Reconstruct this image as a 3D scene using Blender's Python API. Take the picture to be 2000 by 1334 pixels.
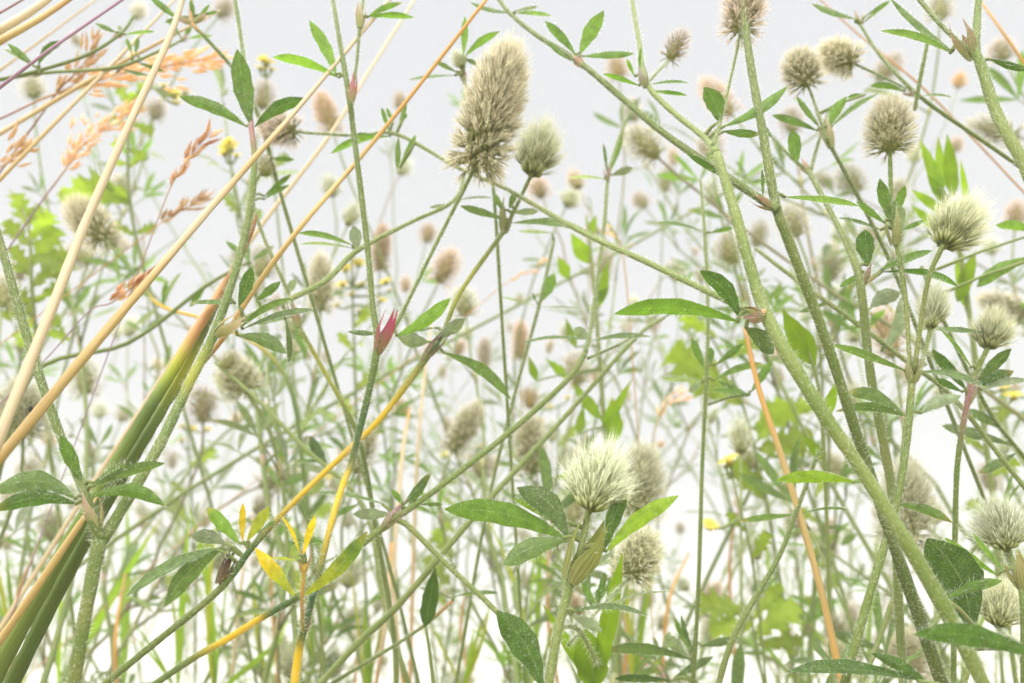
import bpy, math, random
import numpy as np
from mathutils import Vector, Matrix, Quaternion
R = random.Random(11)
scene = bpy.context.scene
COL = scene.collection
for o in list(bpy.data.objects): bpy.data.objects.remove(o)

# ------------------------------------------------------------------ camera
FPX = 1430.0                       # focal length in pixels of the 2000 px wide photograph
PITCH = math.radians(28)
CAM = Vector((0, 0, 0.06))         # lens held 6 cm above the ground, looking up through the meadow
FW = Vector((0, math.cos(PITCH), math.sin(PITCH)))
RT = Vector((1, 0, 0)); UP = RT.cross(FW)
cd = bpy.data.cameras.new('camera'); cam = bpy.data.objects.new('camera', cd); COL.objects.link(cam)
cam.location = CAM; cam.rotation_euler = (math.pi/2 + PITCH, 0, 0)
cd.sensor_width = 36; cd.lens = FPX/2000*36; cd.clip_start = 0.004; cd.clip_end = 2000
cd.dof.use_dof = True; cd.dof.focus_distance = 0.088; cd.dof.aperture_fstop = 29
scene.camera = cam

# ------------------------------------------------------------------ sky, sun, exposure
SUN_EL, SUN_ROT = math.radians(32), math.radians(196)
w = bpy.data.worlds.new('World'); scene.world = w; w.use_nodes = True
nt = w.node_tree; nt.nodes.clear()
out = nt.nodes.new('ShaderNodeOutputWorld'); bg = nt.nodes.new('ShaderNodeBackground')
sky = nt.nodes.new('ShaderNodeTexSky'); sky.sky_type = 'NISHITA'; sky.sun_disc = False
sky.sun_elevation = SUN_EL; sky.sun_rotation = SUN_ROT; sky.air_density = 1.0; sky.dust_density = 6.0
mix = nt.nodes.new('ShaderNodeMix'); mix.data_type = 'RGBA'
tc = nt.nodes.new('ShaderNodeTexCoord'); nz = nt.nodes.new('ShaderNodeTexNoise')
nz.inputs['Scale'].default_value = 1.6; nz.inputs['Detail'].default_value = 3
mr = nt.nodes.new('ShaderNodeMapRange'); mr.inputs['To Min'].default_value = 0.95; mr.inputs['To Max'].default_value = 0.985
nt.links.new(tc.outputs['Generated'], nz.inputs['Vector']); nt.links.new(nz.outputs['Fac'], mr.inputs['Value'])
nt.links.new(mr.outputs['Result'], mix.inputs['Factor'])
nt.links.new(sky.outputs['Color'], mix.inputs['A'])
# even bright cloud cover, a little whiter towards the horizon
sx = nt.nodes.new('ShaderNodeSeparateXYZ'); nt.links.new(tc.outputs['Generated'], sx.inputs['Vector'])
rp = nt.nodes.new('ShaderNodeValToRGB'); ce = rp.color_ramp.elements; ce[0].position = .05; ce[1].position = .85
ce[0].color = (.95, .945, .94, 1); ce[1].color = (.975, .995, 1.025, 1); em = ce.new(.5); em.color = (.985, .99, .998, 1)
nt.links.new(sx.outputs['Z'], rp.inputs['Fac']); nt.links.new(rp.outputs['Color'], mix.inputs['B'])
bg.inputs['Strength'].default_value = 0.1
nt.links.new(mix.outputs['Result'], bg.inputs['Color']); nt.links.new(bg.outputs['Background'], out.inputs['Surface'])
sl = bpy.data.lights.new('sun', 'SUN'); sl.energy = 1.5; sl.angle = math.radians(120); sl.color = (1, .98, .95)
so = bpy.data.objects.new('sun', sl); COL.objects.link(so)
sd = Vector((math.sin(SUN_ROT)*math.cos(SUN_EL), math.cos(SUN_ROT)*math.cos(SUN_EL), math.sin(SUN_EL)))
so.rotation_euler = sd.to_track_quat('Z', 'Y').to_euler(); so.location = (0, -1, 2)
vs = scene.view_settings
vs.view_transform = 'Standard'; vs.look = 'None'; vs.gamma = 1; vs.use_curve_mapping = False
vs.exposure = 2.95
scene.cycles.volume_bounces = 3

def P(x, y, d):                    # photograph pixel + distance along the lens axis (m) -> point
    return CAM + d*(FW + RT*((x-1000)/FPX) + UP*((667-y)/FPX))

# ------------------------------------------------------------------ materials
def mat(name, trans=0.35, tcol=(1.15, 1.25, .6), rough=.55, spec=.3, sheen=0., speck=0., vein=False,
        noise=.25, nscale=900, tint=(1, 1, 1), rnd=.25, streak=False, blotch=0.):
    m = bpy.data.materials.new(name); m.use_nodes = True
    n = m.node_tree.nodes; L = m.node_tree.links; n.clear()
    o = n.new('ShaderNodeOutputMaterial'); pb = n.new('ShaderNodeBsdfPrincipled')
    at = n.new('ShaderNodeAttribute'); at.attribute_name = 'Col'
    st = n.new('ShaderNodeAttribute'); st.attribute_name = 'st'
    oi = n.new('ShaderNodeObjectInfo')
    def mul(a, b):
        x = n.new('ShaderNodeMix'); x.data_type = 'RGBA'; x.blend_type = 'MULTIPLY'; x.inputs['Factor'].default_value = 1
        L.new(a, x.inputs['A'])
        if isinstance(b, tuple): x.inputs['B'].default_value = b+(1,)
        else: L.new(b, x.inputs['B'])
        return x.outputs['Result']
    c = mul(at.outputs['Color'], tint)
    geo = n.new('ShaderNodeNewGeometry')
    nz = n.new('ShaderNodeTexNoise'); nz.inputs['Scale'].default_value = nscale; nz.inputs['Detail'].default_value = 4
    if streak:
        mp = n.new('ShaderNodeMapping'); mp.inputs['Scale'].default_value = streak
        L.new(st.outputs['Vector'], mp.inputs['Vector']); L.new(mp.outputs['Vector'], nz.inputs['Vector']); nz.inputs['Scale'].default_value = 1
    else:
        L.new(geo.outputs['Position'], nz.inputs['Vector'])
    r = n.new('ShaderNodeMapRange'); r.inputs['From Min'].default_value = .3; r.inputs['From Max'].default_value = .7
    r.inputs['To Min'].default_value = 1-noise; r.inputs['To Max'].default_value = 1+noise
    L.new(nz.outputs['Fac'], r.inputs['Value']); c = mul(c, r.outputs['Result'])
    r2 = n.new('ShaderNodeMapRange'); r2.inputs['To Min'].default_value = 1-rnd; r2.inputs['To Max'].default_value = 1+rnd
    L.new(oi.outputs['Random'], r2.inputs['Value']); c = mul(c, r2.outputs['Result'])
    if blotch:                     # yellowed and reddened stretches
        bz = n.new('ShaderNodeTexNoise'); bz.inputs['Scale'].default_value = 130; bz.inputs['Detail'].default_value = 3; L.new(geo.outputs['Position'], bz.inputs['Vector'])
        br = n.new('ShaderNodeMapRange'); br.inputs['From Min'].default_value = .52; br.inputs['From Max'].default_value = .75; br.inputs['To Max'].default_value = blotch
        L.new(bz.outputs['Fac'], br.inputs['Value']); x = n.new('ShaderNodeMix'); x.data_type = 'RGBA'; L.new(br.outputs['Result'], x.inputs['Factor']); L.new(c, x.inputs['A'])
        x.inputs['B'].default_value = (.33, .25, .07, 1); c = x.outputs['Result']
    if vein:                       # paler midrib and fine side veins
        sx = n.new('ShaderNodeSeparateXYZ'); L.new(st.outputs['Vector'], sx.inputs['Vector'])
        ab = n.new('ShaderNodeMath'); ab.operation = 'ABSOLUTE'; L.new(sx.outputs['X'], ab.inputs[0])
        v = n.new('ShaderNodeMapRange'); v.inputs['From Min'].default_value = 0; v.inputs['From Max'].default_value = .06
        v.inputs['To Min'].default_value = .26; v.inputs['To Max'].default_value = 0; L.new(ab.outputs[0], v.inputs['Value'])
        ph = n.new('ShaderNodeMath'); ph.operation = 'MULTIPLY_ADD'; ph.inputs[1].default_value = -.12
        L.new(ab.outputs[0], ph.inputs[0]); L.new(sx.outputs['Y'], ph.inputs[2])
        sn = n.new('ShaderNodeMath'); sn.operation = 'MULTIPLY'; sn.inputs[1].default_value = 150; L.new(ph.outputs[0], sn.inputs[0])
        sw = n.new('ShaderNodeMath'); sw.operation = 'SINE'; L.new(sn.outputs[0], sw.inputs[0])
        sv = n.new('ShaderNodeMapRange'); sv.inputs['From Min'].default_value = .4; sv.inputs['From Max'].default_value = 1
        sv.inputs['To Max'].default_value = .06; L.new(sw.outputs[0], sv.inputs['Value'])
        mx = n.new('ShaderNodeMath'); mx.operation = 'MAXIMUM'; L.new(v.outputs['Result'], mx.inputs[0]); L.new(sv.outputs['Result'], mx.inputs[1])
        x = n.new('ShaderNodeMix'); x.data_type = 'RGBA'; L.new(mx.outputs[0], x.inputs['Factor']); L.new(c, x.inputs['A'])
        x.inputs['B'].default_value = (.34, .42, .2, 1); c = x.outputs['Result']
    cb = c
    if speck:                      # tiny pale hairs lying on the surface
        s = n.new('ShaderNodeTexNoise'); s.inputs['Scale'].default_value = 5200; s.inputs['Detail'].default_value = 2
        L.new(geo.outputs['Position'], s.inputs['Vector'])
        s2 = n.new('ShaderNodeTexNoise'); s2.inputs['Scale'].default_value = 260; L.new(geo.outputs['Position'], s2.inputs['Vector'])
        rs = n.new('ShaderNodeMapRange'); rs.inputs['From Min'].default_value = .5; rs.inputs['From Max'].default_value = .68
        rs.inputs['To Max'].default_value = speck; L.new(s.outputs['Fac'], rs.inputs['Value'])
        rr = n.new('ShaderNodeMapRange'); rr.inputs['From Min'].default_value = .35; rr.inputs['From Max'].default_value = .65
        rr.inputs['To Min'].default_value = .35; rr.inputs['To Max'].default_value = 1.; L.new(s2.outputs['Fac'], rr.inputs['Value'])
        fm = n.new('ShaderNodeMath'); fm.operation = 'MULTIPLY'; L.new(rs.outputs['Result'], fm.inputs[0]); L.new(rr.outputs['Result'], fm.inputs[1])
        x = n.new('ShaderNodeMix'); x.data_type = 'RGBA'; L.new(fm.outputs[0], x.inputs['Factor']); L.new(c, x.inputs['A'])
        x.inputs['B'].default_value = (.58, .60, .47, 1); c = x.outputs['Result']
    L.new(c, pb.inputs['Base Color']); pb.inputs['Roughness'].default_value = rough; pb.inputs['Specular IOR Level'].default_value = spec
    if sheen: pb.inputs['Sheen Weight'].default_value = sheen; pb.inputs['Sheen Roughness'].default_value = .4
    bp = n.new('ShaderNodeBump'); bp.inputs['Strength'].default_value = .35; bp.inputs['Distance'].default_value = .0002
    L.new(nz.outputs['Fac'], bp.inputs['Height']); L.new(bp.outputs['Normal'], pb.inputs['Normal'])
    if trans:
        tr = n.new('ShaderNodeBsdfTranslucent'); L.new(mul(cb, tcol), tr.inputs['Color'])
        ms = n.new('ShaderNodeMixShader'); ms.inputs['Fac'].default_value = trans
        L.new(pb.outputs[0], ms.inputs[1]); L.new(tr.outputs[0], ms.inputs[2]); L.new(ms.outputs[0], o.inputs['Surface'])
    else: L.new(pb.outputs[0], o.inputs['Surface'])
    return m
M = dict(
    leaf=mat('leaf', trans=.55, tcol=(1.6, 1.75, .7), vein=True, speck=.45, sheen=.1),
    broad=mat('broad_leaf', trans=.65, tcol=(1.5, 1.6, .6), vein=True, noise=.15, nscale=400),
    stem=mat('stem', trans=.25, blotch=.28, noise=.18, streak=(9, 60, 9), speck=.3, sheen=.2, rough=.6, rnd=.12),
    culm=mat('culm', trans=.1, noise=.26, streak=(5, 6, 5), rough=.5, rnd=.05),
    straw=mat('straw', trans=.2, tcol=(1.1, 1, .8), noise=.2, streak=(5, 9, 5), rough=.45, spec=.4, rnd=.1),
    hair=mat('hair', trans=.5, tcol=(1, 1, 1), noise=.05, rnd=.05),
    fl0=mat('floret_olive', trans=.52, tcol=(1, 1, .92), noise=.15, tint=(1.10, 1.11, .99), rnd=.15),
    fl1=mat('floret_pink', trans=.52, tcol=(1, 1, .95), noise=.15, tint=(1.12, 1.04, 1.05), rnd=.15),
    fl2=mat('floret_rust', trans=.52, tcol=(1.1, 1, .8), noise=.15, tint=(1.16, .98, .84), rnd=.15),
    fl3=mat('floret_pale', trans=.45, tcol=(1, 1, .96), noise=.12, tint=(1.06, 1.1, 1.03), rnd=.12),
    fl4=mat('floret_orange', trans=.5, tcol=(1.1, 1, .7), noise=.1, tint=(1.15, .72, .25), rnd=.1),
    petal=mat('petal', trans=.5, tcol=(1.05, 1, .8), noise=.1),
    ground=mat('ground', trans=0, noise=.4, nscale=60, rough=.9),
)
# real reflectances, not picture values
CK = dict(g=(.125, .18, .032), d=(.08, .125, .018), l=(.175, .23, .06), y=(.62, .42, .005), p=(.32, .14, .16), t=(.52, .37, .15),
          s=(.60, .49, .33), o=(.54, .30, .07), b=(.27, .12, .045), k=(.10, .055, .04), v=(.33, .19, .29), n=(.48, .26, .10),
          yg=(.30, .31, .02))
LK = dict(g=(.09, .17, .022), h=(.10, .16, .055), d=(.05, .11, .013), y=(.64, .44, .005), b=(.19, .30, .01), yg=(.27, .29, .012),
          gr=(.18, .22, .165), l=(.13, .235, .028))

# ------------------------------------------------------------------ mesh builder
class MB:
    def __init__(s): s.v = []; s.f = []; s.c = []; s.t = []
    def vert(s, p, c, t=(0, 0, 0)):
        s.v.append((p[0], p[1], p[2])); s.c.append(c); s.t.append(t); return len(s.v)-1
    def mesh(s, name, smooth=True):
        me = bpy.data.meshes.new(name); me.from_pydata(s.v, [], s.f)
        a = me.attributes.new('Col', 'FLOAT_COLOR', 'POINT')
        arr = np.ones((len(s.v), 4), np.float32); arr[:, :3] = np.array(s.c, np.float32).reshape(-1, 3); a.data.foreach_set('color', arr.ravel())
        b = me.attributes.new('st', 'FLOAT_VECTOR', 'POINT'); b.data.foreach_set('vector', np.array(s.t, np.float32).ravel())
        if smooth: me.polygons.foreach_set('use_smooth', np.ones(len(me.polygons), bool))
        me.update(); return me
    def build(s, name, m, parent=None, loc=None, smooth=True):
        me = s.mesh(name, smooth); me.materials.append(m); return link(name, me, parent, loc)
def link(name, me, parent=None, loc=None):
    o = bpy.data.objects.new(name, me); COL.objects.link(o)
    if parent is not None: o.parent = parent
    if loc is not None: o.location = loc
    return o
def thing(name, label, cat, loc, group=None):
    o = bpy.data.objects.new(name, None); COL.objects.link(o); o.location = loc; o.empty_display_size = .005
    o['label'] = label; o['category'] = cat
    if group: o['group'] = group
    return o
def stuff(o): o['kind'] = 'stuff'; return o
def lerp(a, b, t): return tuple(x+(y-x)*t for x, y in zip(a, b))
def perp(d):
    a = Vector((0, 0, 1)) if abs(d.z) < .9 else Vector((1, 0, 0))
    return d.cross(a).normalized()
def catmull(pts, n):               # pts: rows of floats; returns smooth resample
    A = np.array(pts, float)
    if len(A) == 2: A = np.array([A[0], (A[0]+A[1])/2, A[1]])
    B = np.vstack([2*A[0]-A[1], A, 2*A[-1]-A[-2]]); o = []
    for i in range(1, len(B)-2):
        for k in range(n):
            t = k/n; p0, p1, p2, p3 = B[i-1:i+3]
            o.append(.5*(2*p1+(p2-p0)*t+(2*p0-5*p1+4*p2-p3)*t*t+(3*p1-p0-3*p2+p3)*t**3))
    o.append(A[-1]); return o
def tube(mb, pts, rad, cols, sides=7, rib=0.):
    """pts Vectors, rad list, cols list"""
    n = len(pts); prev = None; base = len(mb.v); acc = 0
    for i in range(n):
        d = (pts[min(i+1, n-1)]-pts[max(i-1, 0)]).normalized()
        u = perp(d) if prev is None else (prev-d*prev.dot(d)).normalized()
        prev = u; v = d.cross(u)
        if i: acc += (pts[i]-pts[i-1]).length
        for k in range(sides):
            a = 2*math.pi*k/sides; r = rad[i]*(1+rib*(1 if k % 2 else -1))
            mb.vert(pts[i]+(u*math.cos(a)+v*math.sin(a))*r, cols[i], (math.cos(a), acc*10, math.sin(a)))
    for i in range(n-1):
        for k in range(sides):
            a = base+i*sides+k; b = base+i*sides+(k+1) % sides
            mb.f.append((a, b, b+sides, a+sides))
    mb.f.append(tuple(base+k for k in range(sides))[::-1]); mb.f.append(tuple(base+(n-1)*sides+k for k in range(sides)))
def hair(mb, p, d, L, wd, c0, c1, side=None):
    s = side if side is not None else d.cross(Vector((R.gauss(0, 1), R.gauss(0, 1), R.gauss(0, 1)))).normalized()
    a = mb.vert(p+s*wd/2, c0); b = mb.vert(p-s*wd/2, c0); c = mb.vert(p+d*L, c1); mb.f.append((a, b, c))
def rvec():
    return Vector((R.gauss(0, 1), R.gauss(0, 1), R.gauss(0, 1))).normalized()

# ------------------------------------------------------------------ leaflet
def leaf_mb(L, wid, col, bend=.12, fold=.25, twist=0., nv=10, prof='clover', hairs=0, tipcol=None, curl=0., sb=0., brown=0., blunt=2.8):
    """leaf along +Y from origin, upper face +Z; returns mesh builder and a hair builder"""
    mb = MB(); hb = MB() if hairs else None; us = (-1, -.55, 0, .55, 1)
    rows = []
    for i in range(nv+1):
        v = i/nv
        if prof == 'clover': w = min(1, (v/.5))**.72*(1-max(0, (v-.55)/.45)**blunt)**.9 if v < .999 else .06
        elif prof == 'ovate': w = min(1, v/.35)**.7*(1-max(0, (v-.35)/.65)**1.5)
        else: w = min(1, v/.25)**.5*(1-max(0, (v-.5)/.5)**1.6)
        w = max(w, .05)*wid/2
        y = L*(v-.12*bend*v); z = L*bend*(math.sin(v*math.pi*.9)*.6-curl*v*v)
        tw = twist*v; row = []
        c = col if tipcol is None else lerp(col, tipcol, max(0, min(1, (v-.35)/.4)))
        if brown and v > .8: c = lerp(c, (.34, .20, .08), min(1, (v-.8)*brown))
        for u in us:
            jit = 1+.05*math.sin(v*23+u*3)*(1 if abs(u) == 1 else 0)
            x = u*w*math.cos(fold)*jit; h = abs(u)*w*math.sin(fold)
            p = Vector((x*math.cos(tw)-h*math.sin(tw)+sb*L*math.sin(v*math.pi), y, z+h*math.cos(tw)+x*math.sin(tw)))
            row.append(mb.vert(p, c, (u, v, 0)))
        rows.append(row)
    for i in range(nv):
        for k in range(4): mb.f.append((rows[i][k], rows[i][k+1], rows[i+1][k+1], rows[i+1][k]))
    if hairs:
        for _ in range(hairs):
            i = R.randrange(1, nv); fr = R.random(); k = R.choice((0, 4, 0, 4, 0, 4, 1, 2, 3))
            p = Vector(mb.v[rows[i][k]]).lerp(Vector(mb.v[rows[i+1][k]]), fr)
            out = Vector((us[k], R.uniform(.1, .9), R.uniform(-.6, .6) if k in (0, 4) else R.choice((-.8, .8)))).normalized()
            hair(hb, p, out, R.uniform(.0003, .00075), .00003, (.75, .78, .72), (.85, .86, .84))
    return mb, hb
SHARED_LEAF = {}
def shared_leaf(kind, i):
    k = (kind, i)
    if k not in SHARED_LEAF:
        c = LK[kind]; rr = random.Random(i*7+3)
        mb, _ = leaf_mb(1, rr.uniform(.14, .21), c, bend=rr.uniform(-.05, .22), fold=rr.uniform(.1, .5), twist=rr.uniform(-.5, .5), nv=7, curl=rr.uniform(0, 1), brown=(0, 0, 0, 3, 0, 0)[i % 6], blunt=rr.uniform(1.9, 3.4))
        SHARED_LEAF[k] = mb.mesh('leaflet'); SHARED_LEAF[k].materials.append(M['leaf'])
    return SHARED_LEAF[k]
def orient(d, nrm):                # local +Y -> d, local +Z ~ nrm
    y = d.normalized(); x = y.cross(nrm).normalized(); z = x.cross(y)
    return Matrix((x, y, z)).transposed().to_4x4()

# ------------------------------------------------------------------ flower heads: unit length along +Z
def head_meshes(seed, kind, N, nh, aspect):
    rr = random.Random(seed); core = MB(); fz = MB(); Rr = aspect/2; G = 2.39996
    def rv(): return Vector((rr.gauss(0, 1), rr.gauss(0, 1), rr.gauss(0, 1)))
    brush = kind == 'b'; pale = kind == 'p'
    zt = .55 if brush else .80
    green = (.25, .28, .09); olive = (.33, .32, .15)
    pts = [Vector((0, 0, z)) for z in (0, .04, .12, .3, .5, .66, zt-.04)]; rad = [.03, .10*aspect, .22*aspect, .26*aspect, .24*aspect, .16*aspect, .03]
    if brush: pts = [Vector((0, 0, z)) for z in (0, .04, .1, .2, .3)]; rad = [.05, .09, .12, .10, .02]
    tube(core, pts, rad, [green]*3+[olive]*(len(pts)-3), 8)      # receptacle
    def hr(p, d, L, wd, c0, c1):
        s = d.cross(rv()).normalized()
        a = fz.vert(p+s*wd/2, c0); b = fz.vert(p-s*wd/2, c0); c = fz.vert(p+d*L, c1); fz.f.append((a, b, c))
    for i in range(N):
        t = (i+.5)/N; ph = i*G; z = .05+(zt-.1)*(t**.9)
        prof = math.sqrt(max(.02, 1-(2*t-.9)**2/1.25)); rc = .24*aspect*prof
        if t < .25: an_ = 112-52*t/.25
        elif t < .8: an_ = 60-22*(t-.25)/.55
        else: an_ = 38-32*(t-.8)/.2
        if kind == 'g': an_ = 100-92*t**.8
        if brush: z = .03+.2*t; rc = .10*math.sqrt(max(.03, 1-t*t)); an_ = 60*(1-t)**.62+2
        a = math.radians(an_+rr.uniform(-8, 8))
        rad_ = Vector((math.cos(ph), math.sin(ph), 0))
        d = (Vector((0, 0, math.cos(a)))+rad_*math.sin(a)).normalized(); p = Vector((0, 0, z))+rad_*rc
        Lc = (.13 if not brush else .30)*rr.uniform(.85, 1.15); s1 = d.cross(Vector((0, 0, 1))+rv()*.01).normalized(); s2 = d.cross(s1)
        wq = (.032 if nh > 9 else .027) if not brush else .036; ks = []
        cc = lerp((.28, .31, .10), (.44, .40, .22), rr.random()); ct = lerp(cc, (.52, .42, .30), .5)
        if brush: cc = lerp((.36, .42, .13), (.48, .5, .24), rr.random()); ct = (.7, .69, .52)
        if pale: cc = lerp((.36, .40, .15), (.5, .5, .28), rr.random()); ct = (.7, .68, .52)
        b0 = core.vert(p-d*.03, green); b3 = core.vert(p+d*Lc, ct)
        for q in range(4):
            an = q*math.pi/2; ks.append(core.vert(p+d*Lc*.45+(s1*math.cos(an)+s2*math.sin(an))*wq, cc))
        for q in range(4): core.f.append((b0, ks[q], ks[(q+1) % 4])); core.f.append((ks[q], b3, ks[(q+1) % 4]))
        e = p+d*Lc*.75
        for q in range(5):         # five awl-shaped teeth, each feathered with fine hairs
            an = q*1.2566+rr.random(); sp = rr.uniform(.10, .30) if not brush else rr.uniform(.04, .2)
            td = (d+(s1*math.cos(an)+s2*math.sin(an))*sp).normalized()
            Lt = (Rr*.60+.06)*rr.uniform(.7, 1.12)*(1. if not brush else 1.2)
            c0 = (.22, .25, .08); c1 = (.30, .20, .26) if not brush else (.20, .24, .10)
            w0 = (.016 if nh > 9 else .012) if not brush else .014; s = td.cross(rv()).normalized(); s_ = td.cross(s); st0 = e-td*Lc*(.0 if not brush else .4)
            tip = fz.vert(e+td*Lt, c1)
            for ss in (s, s_):
                x = fz.vert(st0+ss*w0/2, c0); y = fz.vert(st0-ss*w0/2, c0); fz.f.append((x, y, tip))
            for k in range(nh):
                f = rr.uniform(.08, .98 if brush else .82); hp = e+td*Lt*f
                hd = (td+rv().normalized()*rr.uniform(.2, .65)).normalized(); pk = rr.random()
                h0 = lerp((.47, .48, .25), (.82, .76, .68), f); h1 = lerp((.86, .82, .80), (.82, .70, .72), pk*pk)
                if pale: h0 = lerp((.5, .53, .28), (.84, .83, .76), f); h1 = lerp((.9, .9, .87), (.88, .82, .83), pk*pk)
                if brush: h0 = lerp((.40, .45, .2), (.76, .77, .66), f); h1 = lerp((.86, .86, .82), (.86, .78, .80), pk*pk)
                hr(hp, hd, Lt*rr.uniform(  .28, .6), .0047, h0, h1)
        if brush:                  # pale corolla tips between the teeth
            for k in range(1):
                td = (d+rv().normalized()*.12).normalized(); s = td.cross(rv()).normalized()*.016; Lp = (Rr*.6+.06)*rr.uniform(.8, 1.15)
                x = core.vert(e+s, (.60, .58, .40)); y = core.vert(e-s, (.60, .58, .40)); q_ = core.vert(e+td*Lp+s*.5, (.82, .79, .76)); g_ = core.vert(e+td*Lp-s*.5, (.82, .79, .76))
                core.f.append((x, y, g_, q_))
    # bring the outer hair envelope to unit length and the wanted girth
    V = np.array(fz.v); rq = np.percentile(np.hypot(V[:, 0], V[:, 1]), 96); zq = np.percentile(V[:, 2], 98.5)
    for b_ in (core, fz): b_.v = [(x*Rr/rq, y*Rr/rq, z/zq) for x, y, z in b_.v]
    cm = core.mesh('flower_head'); cm.materials.append(M['fl0']); fm = fz.mesh('fuzz', False); fm.materials.append(M['fl0'])
    return cm, fm
HV = {}
def head_var(kind, i, big):
    k = (kind, i, big)
    if k not in HV:
        asp = {'o': .80, 'g': .95, 'c': .50, 'b': 1.0, 'p': .80}[kind]
        N = {'o': 75, 'g': 65, 'c': 120, 'b': 70, 'p': 75}[kind]*(2 if big else 1)
        HV[k] = head_meshes(i*13+ord(kind), kind, N, (13 if big else 9)-(4 if kind == 'b' else 0), asp)
    return HV[k]
def add_head(root, base, axis, length, width, kind='o', tint=0, big=False, var=None):
    asp = {'o': .80, 'g': .95, 'c': .50, 'b': 1.0, 'p': .80}[kind]
    cm, fm = head_var(kind, R.randrange(2 if big else 3) if var is None else var, big)
    q = Vector((0, 0, 1)).rotation_difference(axis) @ Quaternion((0, 0, 1), R.uniform(0, 6.28))
    h = link('flower_head', cm, root); s = width/asp
    h.matrix_local = Matrix.Translation(base-root.location) @ q.to_matrix().to_4x4() @ Matrix.Diagonal((s, s, length, 1))
    b = stuff(link('fuzz', fm, h))
    for o in (h, b):
        o.material_slots[0].link = 'OBJECT'; o.material_slots[0].material = M['fl%d' % tint]
    return h
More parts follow.
